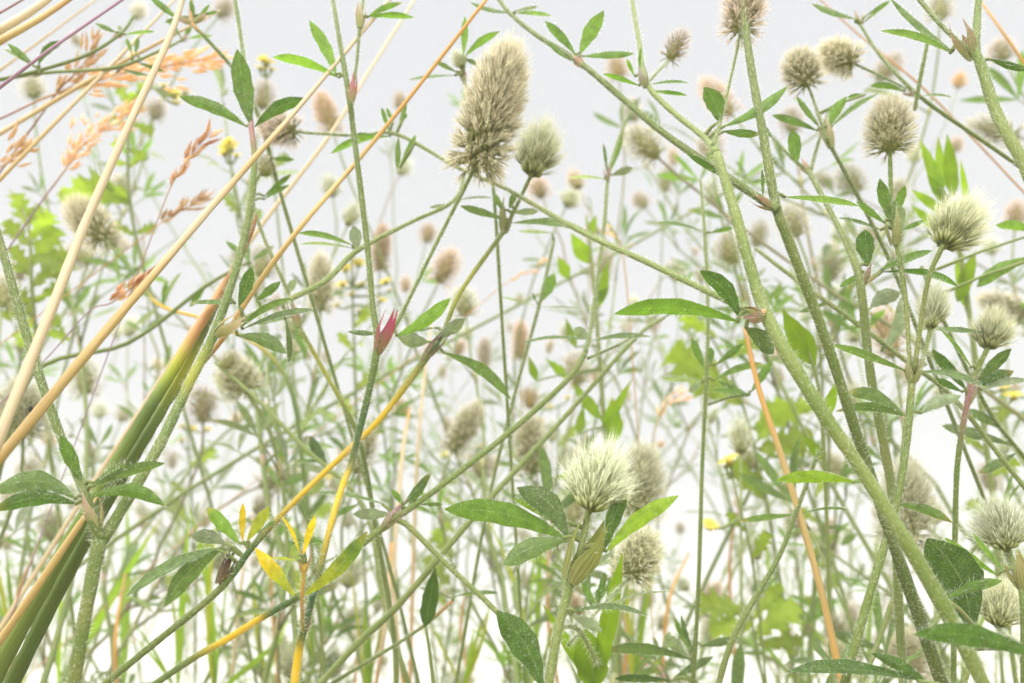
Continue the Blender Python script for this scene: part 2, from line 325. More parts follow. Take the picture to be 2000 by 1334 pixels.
# ------------------------------------------------------------------ plants traced from the photograph
def ground_run(Q, t, n=7, spread=.75):
    """points from Q down to the ground, leaving Q along t"""
    h = Q.z
    th = Vector((t.x, t.y, 0))
    if t.z < -.15: off = th*(h/-t.z)*spread
    else: off = th.normalized()*h*1.6 if th.length > 0 else Vector((0, 0, 0))
    if off.length > .25: off = off.normalized()*.25
    G = Vector((Q.x+off.x, Q.y+off.y, -.002)); a = Q+t*h*.4; b = G+Vector((0, 0, h*.35))
    o = []
    for i in range(1, n+1):
        s = i/n; o.append(Q*(1-s)**3+a*3*s*(1-s)**2+b*3*s*s*(1-s)+G*s**3)
    return o
WF = .84                           # the blur of the lens widens what was measured
LMK = []
def landmark(x, y):
    best = min(LMK, key=lambda q: min((x-a)**2+(y-b)**2 for a, b in q[1])); return best[0]
class Plant:
    def __init__(s, label, main, name='clover_plant', cat='clover', group=None, mat='stem', hairy=True, sides=9, rib=0., lm=None):
        s.samp = []; s.hairy = hairy; s.mat = mat
        full = s.crown(main); rows = s.rows(full); pts = [r[0] for r in rows]
        t = (pts[0]-pts[1]).normalized(); run = ground_run(pts[0], t)
        s.root = thing(name, label, cat, (run[-1].x, run[-1].y, 0), group)
        r0, c0 = rows[0][1], rows[0][2]
        ext = [(p, r0, c0) for p in reversed(run)]
        s.tube('stem', ext+rows, sides, rib)
        s.cap(main, full)
        if lm: LMK.append((lm, [(q[0], q[1]) for q in s.samp]))
    def rows(s, pts):
        A = [(x, y, d, w)+CK[(q[0] if q else 'g')] for x, y, d, w, *q in pts]
        o = []
        for r in [[float(q_) for q_ in z_] for z_ in catmull(A, 6)]:
            d = r[2]/100; p = P(r[0], r[1], d); o.append((p, max(r[3]*WF, 1.2)*d/FPX/2, tuple(min(1, max(.005, q_)) for q_ in r[4:7]))); s.samp.append((r[0], r[1], d, p))
        return o
    def tube(s, name, rows, sides=9, rib=0.):
        mb = MB(); L = s.root.location; rr = [r[0]-L for r in rows]
        rads = [r[1]*(1+.05*math.sin(i*2.1)) for i, r in enumerate(rows)]
        tube(mb, rr, rads, [r[2] for r in rows], sides, rib)
        o = mb.build(name, M[s.mat], s.root)
        if s.hairy:
            hb = MB()
            for i in range(len(rr)-1):
                if (rows[i][0]-CAM).length > .15 or rows[i][0].z < .055: continue
                seg = rr[i+1]-rr[i]; d = seg.normalized(); n = int(seg.length*1000*R.uniform(26, 38))
                for _ in range(n):
                    u = d.cross(rvec()).normalized(); p = rr[i]+seg*R.random()+u*rads[i]*.95
                    hair(hb, p, (u+d*R.uniform(.1, .9)+rvec()*.2).normalized(), R.uniform(.0003, .0009), .000033, (.66, .7, .55), (.88, .9, .84))
            if hb.v: stuff(hb.build('hairs', M['hair'], o, smooth=False))
        return o
    def crown(s, pts):             # a stem that leaves the picture at the top still ends in a flower head
        if not (s.hairy and pts[-1][1] < -10): return pts
        a, b = pts[-2], pts[-1]; k = 75/max(30, a[1]-b[1])
        return list(pts)+[(b[0]+(b[0]-a[0])*k, b[1]-75, b[2]+(b[2]-a[2])*k, b[3]*.8)+tuple(b[4:])]
    def cap(s, pts, full):
        if len(full) > len(pts):
            x, y, d, w = full[-1][:4]; x0, y0 = pts[-1][:2]; L = 8000/d/9; q = 1/75
            s.head(x, y, x+(x-x0)*q*L, y+(y-y0)*q*L, 720/d, R.choice('ogp'), R.choice((0, 0, 1)), False, d=d)
    def branch(s, pts, name='branch', sides=8):
        f = s.crown(pts); s.tube(name, s.rows(f), sides); s.cap(pts, f); return s
    def near(s, x, y):
        return min(s.samp, key=lambda q: (q[0]-x)**2+(q[1]-y)**2)
    def leaf(s, bx, by, tx, ty, w, k='g', dd=None, sb=0., tip=None, prof='clover', m='leaf', face=None, d=None, fold=None):
        q = s.near(bx, by); d = q[2] if d is None else d/100
        b = P(bx, by, d); pl = math.hypot(tx-bx, ty-by)*d/FPX
        dd = R.uniform(-.3, .35)*pl if dd is None else dd*pl
        t = P(tx, ty, d+dd); dr = t-b; L = dr.length; dr.normalize()
        app = w*d/FPX; real = max(app, (.17 if m == 'leaf' else .05)*L); roll = math.acos(min(1, app/real))*R.choice((-1, 1))+R.uniform(-.2, .2)
        n = (CAM-b).normalized(); n = (n-dr*n.dot(dr)).normalized(); n = Quaternion(dr, roll) @ n
        if n.z < 0: n = -n
        mt = orient(dr, n); xa = mt.to_3x3().col[0]
        sg = xa.dot(UP)
        if abs(sg) < .3: sg = xa.dot(RT)
        near_ = d < .16
        mb, hb = leaf_mb(L, real, LK[k], bend=R.uniform(.0, .12), fold=R.uniform(.15, .4) if fold is None else fold, twist=R.uniform(-.25, .25), nv=12, prof=prof,
                         hairs=int(L*1000*(16 if k in ('h', 'gr') else 11)) if near_ and m == 'leaf' else 0, tipcol=LK[tip] if tip else None, sb=sb*(1 if sg > 0 else -1), brown=R.choice((0, 0, 0, 0, 0, 0, 3)), blunt=R.uniform(2, 3.8))
        o = mb.build('leaflet' if m == 'leaf' else 'leaf', M[m], s.root); o.matrix_local = Matrix.Translation(b-s.root.location) @ mt
        if hb: stuff(hb.build('hairs', M['hair'], o, smooth=False))
        if (q[3]-b).length > .0006:
            pb = MB(); a = q[3]-s.root.location; e = b-s.root.location+dr*L*.03
            tube(pb, [a, a.lerp(e, .5)+Vector((0, 0, .0004)), e], [.0003, .00024, .0002], [CK['l']]*3, 6); pb.build('petiole', M['stem'], s.root)
        return s
    def leaves(s, *rows):
        for r in rows:
            kw = r[-1] if isinstance(r[-1], dict) else {}
            s.leaf(*[q for q in r if not isinstance(q, dict)], **kw)
        return s
    def head(s, bx, by, tx, ty, w, kind='o', tint=0, big=True, dz=.15, d=None):
        q = s.near(bx, by); d = q[2] if d is None else d/100; b = P(bx, by, d)
        pl = math.hypot(tx-bx, ty-by)*d/FPX; t = P(tx, ty, d+dz*pl); ax = t-b
        add_head(s.root, b, ax.normalized(), ax.length, w*d/FPX, kind, tint, big); return s
    def stipule(s, x, y, tx, ty, w, col=(.38, .12, .18), col2=(.30, .30, .14), prongs=3):
        """veined sheath with pointed tips clasping the stem"""
        q = s.near(x, y); d = q[2]; b = P(x, y, d)-s.root.location; e = P(tx, ty, d*1.01)-s.root.location; dr = e-b; L = dr.length; dr.normalize()
        r = w*d/FPX/2*.72; u = perp(dr); v = dr.cross(u); mb = MB(); a0 = R.uniform(0, 6.28)
        for j in range(prongs):                    # each bract: a veined strip wrapped round the stem, drawn out to a point
            ac = a0+j*2*math.pi/prongs; Lj = L*R.uniform(.85, 1.25); prev = None
            for i in range(10):
                t = i/9; span = 2.3*(1-t)**.75*(.7+.9*math.sin(min(1, t*1.6)*math.pi)*.35); row = []
                rr = r*(.55+.75*math.sin(min(1, t*1.25)*math.pi*.62)-.45*t*t)+(r*.5*max(0, t-.75) if j else 0)
                for k in range(11):
                    q_ = (k/10-.5); a = ac+q_*span; c = lerp(col2, col, min(1, max(0, t*1.7-.1)))
                    c = tuple(min(1, x_*(.72 if k % 2 else 1.2)) for x_ in c)
                    row.append(mb.vert(b+dr*Lj*t+(u*math.cos(a)+v*math.sin(a))*rr*(1+.04*j), c, (q_, t, 0)))
                if prev:
                    for k in range(10): mb.f.append((prev[k], prev[k+1], row[k+1], row[k]))
                prev = row
        o = mb.build('stipule', M['petal'], s.root)
        if d < .13:
            hb = MB()
            for _ in range(70):
                i = R.randrange(len(mb.v)); p_ = Vector(mb.v[i]); ax = b+dr*(p_-b).dot(dr); n_ = (p_-ax).normalized()
                hair(hb, p_, (n_+dr*R.uniform(.3, 1.2)).normalized(), R.uniform(.0004, .0011), .00004, (.7, .7, .6), (.88, .88, .84))
            stuff(hb.build('hairs', M['hair'], o, smooth=False))
        return s

G_, PK = (.30, .32, .12), (.38, .12, .18)
# --- ground first
gm = MB(); rings = [0, .3, .8, 2, 6, 20, 80, 400]
for i, r in enumerate(rings):
    for k in range(48):
        a = 2*math.pi*k/48; gm.vert((r*math.cos(a), r*math.sin(a), 0 if r < 1.5 else -.02*(r-1.5)), (.30, .28, .15) if r < 3 else (.16, .18, .08))
for i in range(len(rings)-1):
    for k in range(48):
        a = i*48+k; b = i*48+(k+1) % 48; gm.f.append((a, b, b+48, a+48) if i else (a, b+48, a+48))
go = gm.build('ground', M['ground']); go['kind'] = 'structure'

# --- 1: forked hairy stem, beside the ribbed grass culms
p = Plant('thick hairy forked clover stem beside the ribbed green culms', [(140, 1362, 7, 31), (165, 1210, 7.2, 30), (195, 1055, 7.5, 32)], lm='hairy forked stem')
p.branch([(195, 1055, 7.5, 28), (178, 1005, 7.5, 25), (160, 950, 7.6, 21), (112, 835, 8, 20), (57, 672, 8.4, 19), (2, 480, 9, 18), (-30, 380, 9.3, 17)])
p.branch([(198, 1060, 7.5, 27), (300, 890, 8.2, 25), (350, 790, 8.8, 24, 'g'), (376, 735, 9.1, 23, 'yg'), (415, 660, 9.5, 22), (455, 545, 10, 19), (485, 430, 10.5, 17), (497, 320, 10.8, 15, 'l'), (491, 250, 11, 13, 'p'), (477, 120, 11.8, 9), (457, -14, 12.5, 9)])
p.branch([(425, 648, 9.5, 15, 'l'), (500, 612, 10, 12), (575, 580, 10.5, 13, 'l'), (640, 545, 11, 13, 'l'), (697, 490, 11.5, 12, 'l'), (800, 435, 12, 9, 'l'), (885, 393, 12.5, 9, 'l'), (910, 335, 13, 6, 'l')])
p.leaves((152, 985, -25, 1000, 34, 'd', 0, .10), (150, 975, -20, 962, 42, 'h', .3, .14), (160, 945, 118, 850, 26, 'g', -.1), (170, 972, 324, 988, 30, 'g', .15, .16),
         (180, 950, 322, 905, 20, 'h', 0, .04), (180, 945, 246, 904, 16, 'h'))
p.leaves((490, 245, 463, 93, 40, 'g', 0), (483, 248, 350, 188, 25, 'g', 0, .06), (497, 248, 602, 192, 26, 'd', 0, .08))
p.stipule(192, 1035, 170, 960, 40, (.42, .30, .22), G_); p.stipule(420, 655, 470, 622, 36, (.42, .34, .22), G_)
p.leaves((466, 600, 492, 520, 26, 'd'), (462, 593, 370, 592, 10, 'g'), (470, 640, 572, 583, 14, 'h', 0, .05), (470, 645, 615, 606, 15, 'h', 0, .07), (462, 655, 560, 690, 30, 'h', 0, .12),
         (557, 622, 563, 710, 11, 'h'), (500, 588, 548, 550, 18, 'g'), (690, 480, 583, 456, 11, 'h', 0, .06), (690, 485, 585, 478, 9, 'gr'), (698, 486, 690, 440, 26, 'gr'),
         (880, 398, 838, 405, 7, 'gr'), (890, 392, 962, 388, 8, 'gr'))
# --- 2: slim stem with bands of yellow crossing behind
p = Plant('slim clover stem with yellow stretch and grey knife-shaped leaflets behind the magenta stipule', [(775, 1362, 13, 14, 'l'), (768, 1230, 13, 13, 'l'), (735, 1040, 12.5, 12, 'l'), (700, 855, 12, 11, 'g'), (630, 720, 12, 10, 'yg'), (585, 640, 12, 10)], lm='slim yellow-banded stem')
p.branch([(585, 640, 12, 10), (562, 570, 12.2, 9), (510, 450, 12.6, 8), (495, 380, 13, 7), (520, 310, 13.3, 5)])
p.stipule(585, 640, 568, 590, 22, (.3, .16, .12), G_)
p.leaves((575, 618, 500, 634, 9, 'h'), (560, 575, 577, 545, 16, 'gr'), (520, 310, 575, 312, 10), (515, 385, 570, 340, 10), (515, 390, 567, 362, 9))
p.head(521, 345, 510, 300, 55, 'g', 0, False)
# --- 3: tall centre stem, magenta stipule, tallest flower head
p = Plant('tall clover with magenta stipule and the largest cylindrical fuzzy head', [(572, 1362, 8.5, 20, 'y'), (583, 1275, 8.6, 20, 'y'), (592, 1235, 8.6, 17, 'd'), (620, 1130, 8.8, 15, 'd'), (650, 1010, 9.2, 15, 'y'), (672, 940, 9.5, 15, 'y'), (690, 890, 9.8, 15, 'd'), (735, 690, 10, 17, 'g'), (728, 600, 10.2, 14), (715, 460, 10.6, 14), (690, 255, 11, 13), (682, 190, 11, 14), (660, 60, 11.5, 10), (648, -14, 12, 9)], lm='magenta-stipuled stem')
p.branch([(738, 690, 10, 14), (775, 632, 10.2, 9), (850, 480, 10.6, 9), (925, 332, 10.8, 10)])
p.head(925, 336, 1000, 88, 128, 'c', 0, True, .1)
p.stipule(737, 690, 764, 612, 38, (.45, .07, .16), (.34, .25, .12))
p.leaves((772, 658, 880, 582, 27, 'l', 0, -.05), (742, 652, 678, 647, 12, 'h'))
p.branch([(685, 195, 11, 9), (697, 120, 11.3, 7), (703, 45, 11.6, 8), (712, -14, 12, 6)])
p.stipule(685, 205, 690, 142, 24, (.42, .13, .18), G_); p.stipule(702, 55, 706, 8, 24, (.40, .33, .22), G_)
p.leaves((657, 148, 604, 38, 24, 'l', 0, .05), (664, 153, 532, 112, 20, 'l', 0, .06), (716, 35, 786, 5, 13, 'g', 0, .06), (718, 33, 810, 36, 10, 'g'))
p.branch([(592, 1235, 8.6, 10, 'yg'), (590, 1170, 8.3, 9, 'o'), (595, 1100, 8.2, 9, 'y')])
p.stipule(592, 1120, 600, 1062, 26, (.45, .24, .16), (.5, .36, .1)); p.stipule(592, 1240, 602, 1185, 26, (.4, .2, .2), (.3, .3, .1))
p.leaves((578, 1166, 498, 1070, 28, 'yg', 0, 0., 'y'), (586, 1168, 718, 1038, 31, 'yg', 0, -.06, 'g'), (586, 1085, 545, 1005, 10, 'y'), (592, 1085, 616, 1008, 12, 'y'), (582, 1095, 528, 1090, 7, 'yg'))
# --- 4: long slanting stem with brown sheaths
p = Plant('long slanting clover stem with dark brown sheaths, yellow middle and silver-haired leaflets', [(170, 1364, 9, 15), (300, 1258, 9.3, 16), (430, 1150, 9.6, 16), (500, 1060, 9.8, 15, 'd'), (590, 965, 10.2, 13, 'y'), (690, 870, 10.5, 14, 'y'), (745, 815, 10.6, 14, 'y'), (835, 695, 11, 17, 'g'), (865, 650, 11.2, 12), (900, 570, 11.4, 11, 'yg'), (985, 450, 11.8, 11)], lm='brown-sheathed slanting stem')
p.branch([(985, 450, 11.8, 11), (1010, 400, 11.8, 8), (1037, 343, 11.8, 9)])
p.head(1036, 347, 1068, 236, 100, 'b', 0, True)
p.stipule(985, 455, 990, 398, 34, (.34, .36, .18), G_); p.stipule(822, 708, 868, 652, 26, (.10, .05, .05), (.3, .28, .12)); p.stipule(425, 1140, 458, 1078, 28, (.08, .04, .04), (.25, .2, .1))
p.leaves((838, 668, 776, 658, 32, 'gr', 0, -.05), (858, 662, 908, 622, 26, 'gr'), (864, 688, 998, 782, 26, 'h', 0, .08), (850, 640, 800, 645, 7, 'h'), (985, 428, 898, 402, 15, 'h'), (1000, 436, 1146, 452, 14, 'h', 0, .03),
         (983, 412, 964, 376, 12, 'h'), (994, 405, 1008, 376, 14, 'h'), (1000, 415, 1052, 412, 14, 'gr'))
p.leaves((436, 1068, 318, 1188, 40, 'h', 0, .08), (428, 1070, 246, 1166, 22, 'h', 0, .06), (440, 1062, 374, 1046, 28, 'gr', 0, .08), (468, 1062, 404, 990, 26, 'l'), (474, 1060, 475, 983, 13, 'y'), (482, 1058, 526, 990, 24, 'yg'), (490, 1065, 537, 1015, 14, 'l'))
# --- 5: long diagonal stem
p = Plant('long straight diagonal clover stem with yellow blotches and a narrow leaf pair at its fork', [(262, 1364, 10, 15), (370, 1290, 10, 16), (440, 1250, 10, 16, 'y'), (500, 1213, 10, 16, 'y'), (530, 1195, 10, 16, 'd'), (590, 1160, 10, 15, 'd'), (680, 1085, 10.2, 15), (755, 1025, 10.4, 17), (860, 950, 10.8, 14), (1000, 840, 11.4, 14), (1110, 740, 11.8, 13), (1143, 690, 12, 13)], lm='blotched diagonal stem')
p.branch([(1143, 690, 12, 11), (1155, 635, 12.4, 9, 'l'), (1179, 450, 13.4, 9, 'l'), (1188, 345, 14, 8, 'l'), (1207, 276, 14.5, 7, 'l'), (1240, 195, 15, 7, 'l')])
p.branch([(1148, 700, 12, 7), (1205, 675, 12.5, 6), (1240, 655, 13, 5)])
p.branch([(775, 1015, 10.4, 14, 'l'), (800, 1030, 10.4, 14, 'l'), (870, 1100, 10.2, 12, 'l'), (985, 1212, 9.8, 13, 'l'), (1030, 1300, 9.5, 14, 'l')])
p.stipule(745, 1035, 790, 985, 28, (.42, .28, .3), G_)
p.leaves((1146, 664, 1018, 673, 12, 'h', 0, .03), (1156, 666, 1272, 658, 12, 'h', 0, .06), (1150, 662, 1122, 640, 24, 'gr'), (765, 1005, 690, 1004, 22, 'gr'), (750, 985, 612, 965, 14, 'h'), (785, 990, 842, 925, 16, 'g'), (795, 995, 836, 925, 18, 'g'), (790, 990, 765, 955, 12), (820, 985, 865, 985, 8))
p.leaves((1192, 335, 1216, 260, 10, 'l'), (1185, 335, 1178, 280, 8), (1195, 342, 1236, 328, 16, 'gr'), (1182, 350, 1108, 350, 9, 'gr'))
p.stipule(1187, 355, 1184, 325, 15, (.4, .2, .24), G_)
# --- 6: second diagonal
p = Plant('leafless diagonal clover stem crossing the straight vertical stem', [(600, 1364, 12, 15, 'l'), (700, 1255, 12, 16, 'l'), (780, 1180, 12, 15), (920, 1015, 12.4, 14, 'l'), (1024, 900, 12.8, 13, 'l'), (1114, 802, 13.2, 11, 'l'), (1241, 660, 13.6, 10, 'l'), (1297, 620, 14, 9, 'l')], lm='leafless diagonal stem')
p.branch([(640, 1340, 12, 9), (810, 1235, 12.4, 8, 'l'), (883, 1174, 12.6, 9, 'n')])
p.leaves((885, 1170, 818, 1148, 9, 'gr'), (888, 1165, 975, 1160, 9, 'h'), (1297, 620, 1340, 590, 10, 'h'))
# --- 7: arching stem to the left
p = Plant('arching clover stem that bends away from a kinked knee among the dense stems', [(806, 1364, 14, 14, 'l'), (776, 1270, 14, 14, 'l'), (748, 1167, 14.3, 12, 'l'), (722, 1020, 14.6, 11, 'l'), (680, 950, 14.8, 11, 'l'), (600, 880, 15, 11, 'l'), (500, 778, 15.5, 9, 'l'), (420, 708, 16, 7, 'l')], lm='kinked arching stem')
p.leaves((640, 920, 605, 850, 22, 'd'), (635, 905, 570, 905, 8), (700, 985, 640, 1010, 14, 'g'))
p.head(432, 718, 470, 690, 50, 'g', 0, False)
# --- 8: near clover with white head at the bottom
p = Plant('white brush-headed clover with bulging veined sheath and broad leaflets', [(1068, 1364, 7.6, 22, 'l'), (1090, 1230, 7.8, 22, 'l'), (1118, 1128, 8, 20, 'g'), (1135, 1070, 8, 16, 'l'), (1150, 992, 8.2, 16, 'l')], lm='bulging veined sheath')
p.head(1150, 1002, 1190, 860, 144, 'b', 3, True, .1)
p.stipule(1112, 1135, 1168, 1022, 82, (.34, .38, .10), (.38, .40, .16), 3)
p.leaves((1106, 1052, 865, 994, 46, 'g', 0, .07), (1110, 1052, 1010, 952, 50, 'h', 0, .16), (1106, 1056, 982, 1102, 40, 'h', 0, .08), (1080, 1022, 1000, 974, 13, 'b'),
         (1180, 1075, 1224, 955, 32, 'd', 0, .03), (1182, 1080, 1326, 967, 32, 'b', 0, .06), (1118, 1130, 1202, 1078, 12, 'gr', 0, -.06))
p.leaves((1118, 1195, 1266, 1206, 15, 'h', 0, .06), (1115, 1200, 1176, 1232, 20, 'gr'), (1062, 1345, 970, 1193, 60, 'd', 0, .08))
p.branch([(1095, 1225, 7.9, 9, 'l'), (1130, 1230, 8.2, 10, 'l'), (1170, 1300, 8.3, 10, 'l')])
p.branch([(1110, 1260, 8, 7), (1170, 1190, 9.5, 7), (1228, 1130, 11, 7)])
p.head(1226, 1134, 1272, 1035, 98, 'p', 0, True)
p.leaves((1165, 1185, 1135, 1135, 12, 'g'), (1168, 1182, 1182, 1118, 14, 'g'), (1167, 1182, 1168, 1150, 12, 'g'), (1175, 1190, 1312, 1158, 6, 'gr'))
# --- 9: the thick right-hand stem
p = Plant('thickest pale hairy clover stem with a long diagonal side branch', [(1935, 1364, 6.8, 31, 'l'), (1832, 1165, 7.0, 36, 'g'), (1700, 945, 7.3, 31, 'l'), (1590, 780, 7.6, 33, 'g'), (1503, 630, 8.0, 31, 'l'), (1465, 520, 8.3, 26, 'g'), (1437, 420, 8.6, 25, 'l'), (1400, 300, 9, 20, 'l')], lm='thickest hairy stem')
p.branch([(1400, 300, 9, 20, 'l'), (1375, 268, 9.4, 14, 'l'), (1310, 215, 10, 13, 'l'), (1262, 160, 10.5, 13, 'l'), (1248, 80, 11.2, 10, 'l'), (1232, -14, 12, 9, 'l')])
p.branch([(1495, 615, 8, 26, 'n'), (1460, 605, 8.1, 17, 'l'), (1400, 578, 8.4, 16, 'l'), (1270, 515, 9.2, 15, 'l'), (1150, 460, 10, 14, 'l'), (1040, 398, 11, 11, 'l'), (985, 367, 11.5, 9, 'l'), (890, 325, 12, 9, 'l'), (775, 262, 12.5, 9, 'l'), (700, 265, 12.8, 7), (575, 258, 13.2, 6)])
p.head(580, 258, 508, 244, 72, 'o', 1, True)
p.stipule(1495, 618, 1448, 612, 40, (.45, .27, .24), (.32, .33, .16))
p.leaves((1446, 630, 1198, 616, 27, 'g', 0, .06), (1446, 622, 1367, 528, 36, 'd', 0, .10), (1455, 640, 1512, 692, 36, 'h', 0, .10))
p.leaves((775, 262, 790, 190, 11), (760, 258, 745, 210, 9), (765, 266, 645, 302, 14, 'g', 0, .08), (735, 265, 695, 262, 10), (778, 265, 776, 330, 12, 'h'), (780, 330, 812, 262, 14, 'l'), (785, 235, 795, 222, 8), (768, 240, 755, 210, 8))
p.leaves((1405, 240, 1376, 170, 36, 'g', 0, .1), (1412, 248, 1538, 168, 24, 'g', 0, -.05), (1412, 256, 1488, 262, 17, 'g'))
p.branch([(1392, 285, 9.1, 10, 'l'), (1408, 235, 9.4, 7), (1430, 140, 9.8, 6), (1447, 62, 10.2, 7)])
p.head(1446, 68, 1462, -45, 92, 'o', 1, True)
p.stipule(1262, 170, 1250, 130, 24, (.5, .42, .42), G_)
p.leaves((1250, 168, 1177, 145, 10), (1270, 165, 1346, 163, 8), (1268, 178, 1342, 187, 10), (1250, 142, 1254, 88, 8), (1240, 150, 1224, 114, 8, 'l'))
p.branch([(1262, 165, 10.6, 6), (1285, 140, 11.2, 6), (1306, 118, 11.8, 6)]); p.head(1305, 120, 1338, 58, 54, 'o', 1, False)
# --- 10: the darker companion stem
p = Plant('dark green straight clover stem behind the thickest stem, forked at a brownish knee', [(1850, 1366, 8.4, 32, 'd'), (1765, 1120, 8.4, 28, 'd'), (1690, 900, 8.5, 25, 'd'), (1615, 670, 8.6, 24), (1540, 470, 8.7, 24), (1515, 400, 8.8, 22), (1490, 260, 9.2, 20), (1465, 120, 9.7, 18), (1448, -14, 10.2, 16)], lm='dark straight stem')
p.branch([(1520, 410, 8.7, 22), (1495, 395, 8.8, 20), (1420, 345, 9.2, 19), (1290, 255, 10, 16), (1140, 128, 11, 14), (1050, 70, 11.8, 11), (995, 25, 12.4, 10), (965, -14, 12.8, 8)])
p.stipule(1512, 408, 1470, 385, 26, (.34, .16, .10), G_); p.stipule(1140, 130, 1118, 108, 20, (.42, .2, .2), G_)
p.leaves((1132, 106, 1180, 20, 30, 'l', 0, .03), (1124, 106, 1064, 40, 18, 'g', 0, .03), (1114, 118, 1066, 76, 10, 'g'), (1138, 110, 1240, 103, 14, 'g', 0, .04),
         (1530, 385, 1678, 403, 14, 'h', 0, .04), (1490, 385, 1488, 330, 8, 'h'), (1000, 25, 918, 2, 8, 'h'), (1005, 22, 1052, 12, 8, 'gr'), (1005, 26, 1078, 32, 8, 'h'), (1420, 350, 1340, 300, 12, 'd'))
# --- 11
p = Plant('pale jointed clover stem with two pinkish knees behind the paired thick stems', [(1765, 1366, 10, 19, 'l'), (1745, 1000, 9.8, 20, 'l'), (1730, 890, 9.8, 21, 'l'), (1700, 730, 9.8, 20, 'l'), (1680, 555, 9.8, 19, 'l'), (1655, 480, 10.2, 14, 'l'), (1620, 410, 10.8, 12, 'l'), (1580, 335, 11.4, 12, 'l')], lm='pale jointed stem')
p.branch([(1580, 335, 11.4, 11), (1550, 312, 11.6, 8), (1512, 272, 12, 7)]); p.branch([(1583, 335, 11.4, 9), (1595, 290, 11.8, 7), (1620, 210, 12.4, 6)])
p.branch([(1682, 555, 9.8, 14, 'n'), (1715, 535, 9.9, 10), (1745, 505, 10, 8)])
p.stipule(1682, 560, 1695, 515, 24, (.42, .27, .26), G_); p.stipule(1580, 338, 1562, 312, 20, (.45, .3, .3), G_)
p.leaves((1556, 322, 1547, 254, 26, 'g'), (1695, 520, 1690, 448, 36, 'd', 0), (1722, 532, 1872, 562, 18, 'd', 0, .06), (1690, 530, 1640, 560, 12), (1715, 530, 1822, 490, 16), (1510, 270, 1480, 240, 12))
p.head(1620, 212, 1650, 150, 0.1, 'o', 1, False) if False else None
# --- 12: right group
p = Plant('clover with two pale round heads on tall stalks rising from one pale sheath', [(1640, 1366, 8, 21), (1690, 1190, 8.2, 19), (1750, 985, 8.6, 17), (1772, 850, 8.9, 17), (1782, 735, 9.2, 16)], lm='twin-headed clover')
p.branch([(1778, 730, 9.2, 10), (1768, 580, 9.7, 11), (1750, 470, 10, 11), (1742, 420, 10.1, 10), (1738, 296, 10.3, 10)])
p.branch([(1785, 730, 9.2, 11), (1800, 620, 9.3, 11), (1815, 540, 9.3, 11), (1842, 478, 9.3, 13)])
p.branch([(1790, 730, 9.2, 9, 'l'), (1806, 690, 9.4, 10, 'l'), (1818, 640, 9.6, 10, 'l')])
p.head(1738, 300, 1735, 190, 104, 'g', 0, True); p.head(1842, 486, 1900, 386, 114, 'b', 0, True); p.head(1816, 645, 1832, 552, 62, 'b', 3, True)
p.stipule(1782, 748, 1785, 700, 36, (.34, .34, .18), G_); p.stipule(1748, 480, 1744, 415, 36, (.33, .35, .15), G_)
p.leaves((1738, 432, 1718, 348, 22, 'g'), (1745, 430, 1768, 362, 17, 'l'), (1728, 436, 1672, 393, 15, 'g'), (1722, 450, 1634, 426, 10, 'h'), (1762, 445, 1756, 400, 20, 'gr'), (1760, 450, 1805, 430, 10),
         (1770, 725, 1620, 674, 19, 'h', 0, -.04), (1797, 726, 1918, 756, 15, 'h', 0, .04), (1778, 705, 1812, 712, 16, 'gr'))
p.branch([(1760, 900, 8.8, 6, 'l'), (1768, 815, 8.9, 6, 'l')])
p.leaves((1768, 812, 1652, 765, 26, 'h', 0, .12), (1768, 814, 1632, 805, 20, 'h', 0, .08), (1798, 808, 1878, 772, 26, 'gr', 0, .1))
p.leaves((1745, 985, 1862, 1022, 19, 'h', 0, .06))
# --- 12b
p = Plant('clover with a white tufted head above a trio of blunt leaflets, purple tinged stem', [(1862, 1366, 10, 13), (1866, 1000, 10, 12), (1873, 880, 10, 12), (1893, 770, 10, 13, 'p'), (1905, 730, 10, 11, 'l'), (1930, 678, 10, 11, 'l')], lm='white tufted clover')
p.head(1928, 684, 1950, 600, 84, 'b', 0, True)
p.stipule(1890, 790, 1905, 735, 24, (.40, .28, .3), G_)
p.leaves((1908, 745, 1976, 680, 22, 'g'), (1908, 752, 1982, 724, 28, 'd'), (1915, 762, 2010, 742, 14, 'gr', 0, .05), (1888, 762, 1820, 682, 22, 'd'), (1880, 766, 1830, 740, 14, 'd'), (1898, 720, 1832, 640, 8, 'h'), (1925, 650, 1826, 645, 10, 'h'), (1930, 655, 1968, 648, 12, 'h'))
# --- 13: top right
p = Plant('stout hairy clover stem with narrow folded leaves around a pink-veined bud', [(2080, 560, 7.6, 28, 'l'), (2010, 345, 7.9, 26, 'l'), (1950, 230, 8.2, 25, 'l'), (1915, 125, 8.5, 22), (1906, 95, 8.6, 18), (1912, -14, 9, 14)], lm='pink-veined bud')
p.branch([(1905, 108, 8.6, 18), (1870, 80, 8.8, 11), (1830, 40, 9, 10), (1785, -14, 9.4, 10)])
p.stipule(1900, 115, 1872, 55, 44, (.36, .26, .16), (.30, .33, .14), 3)
p.leaves((1864, 103, 1736, -10, 16, 'h', 0, .02), (1860, 105, 1718, 62, 13, 'h', 0, .02), (1930, 115, 2012, 138, 13, 'd', 0))
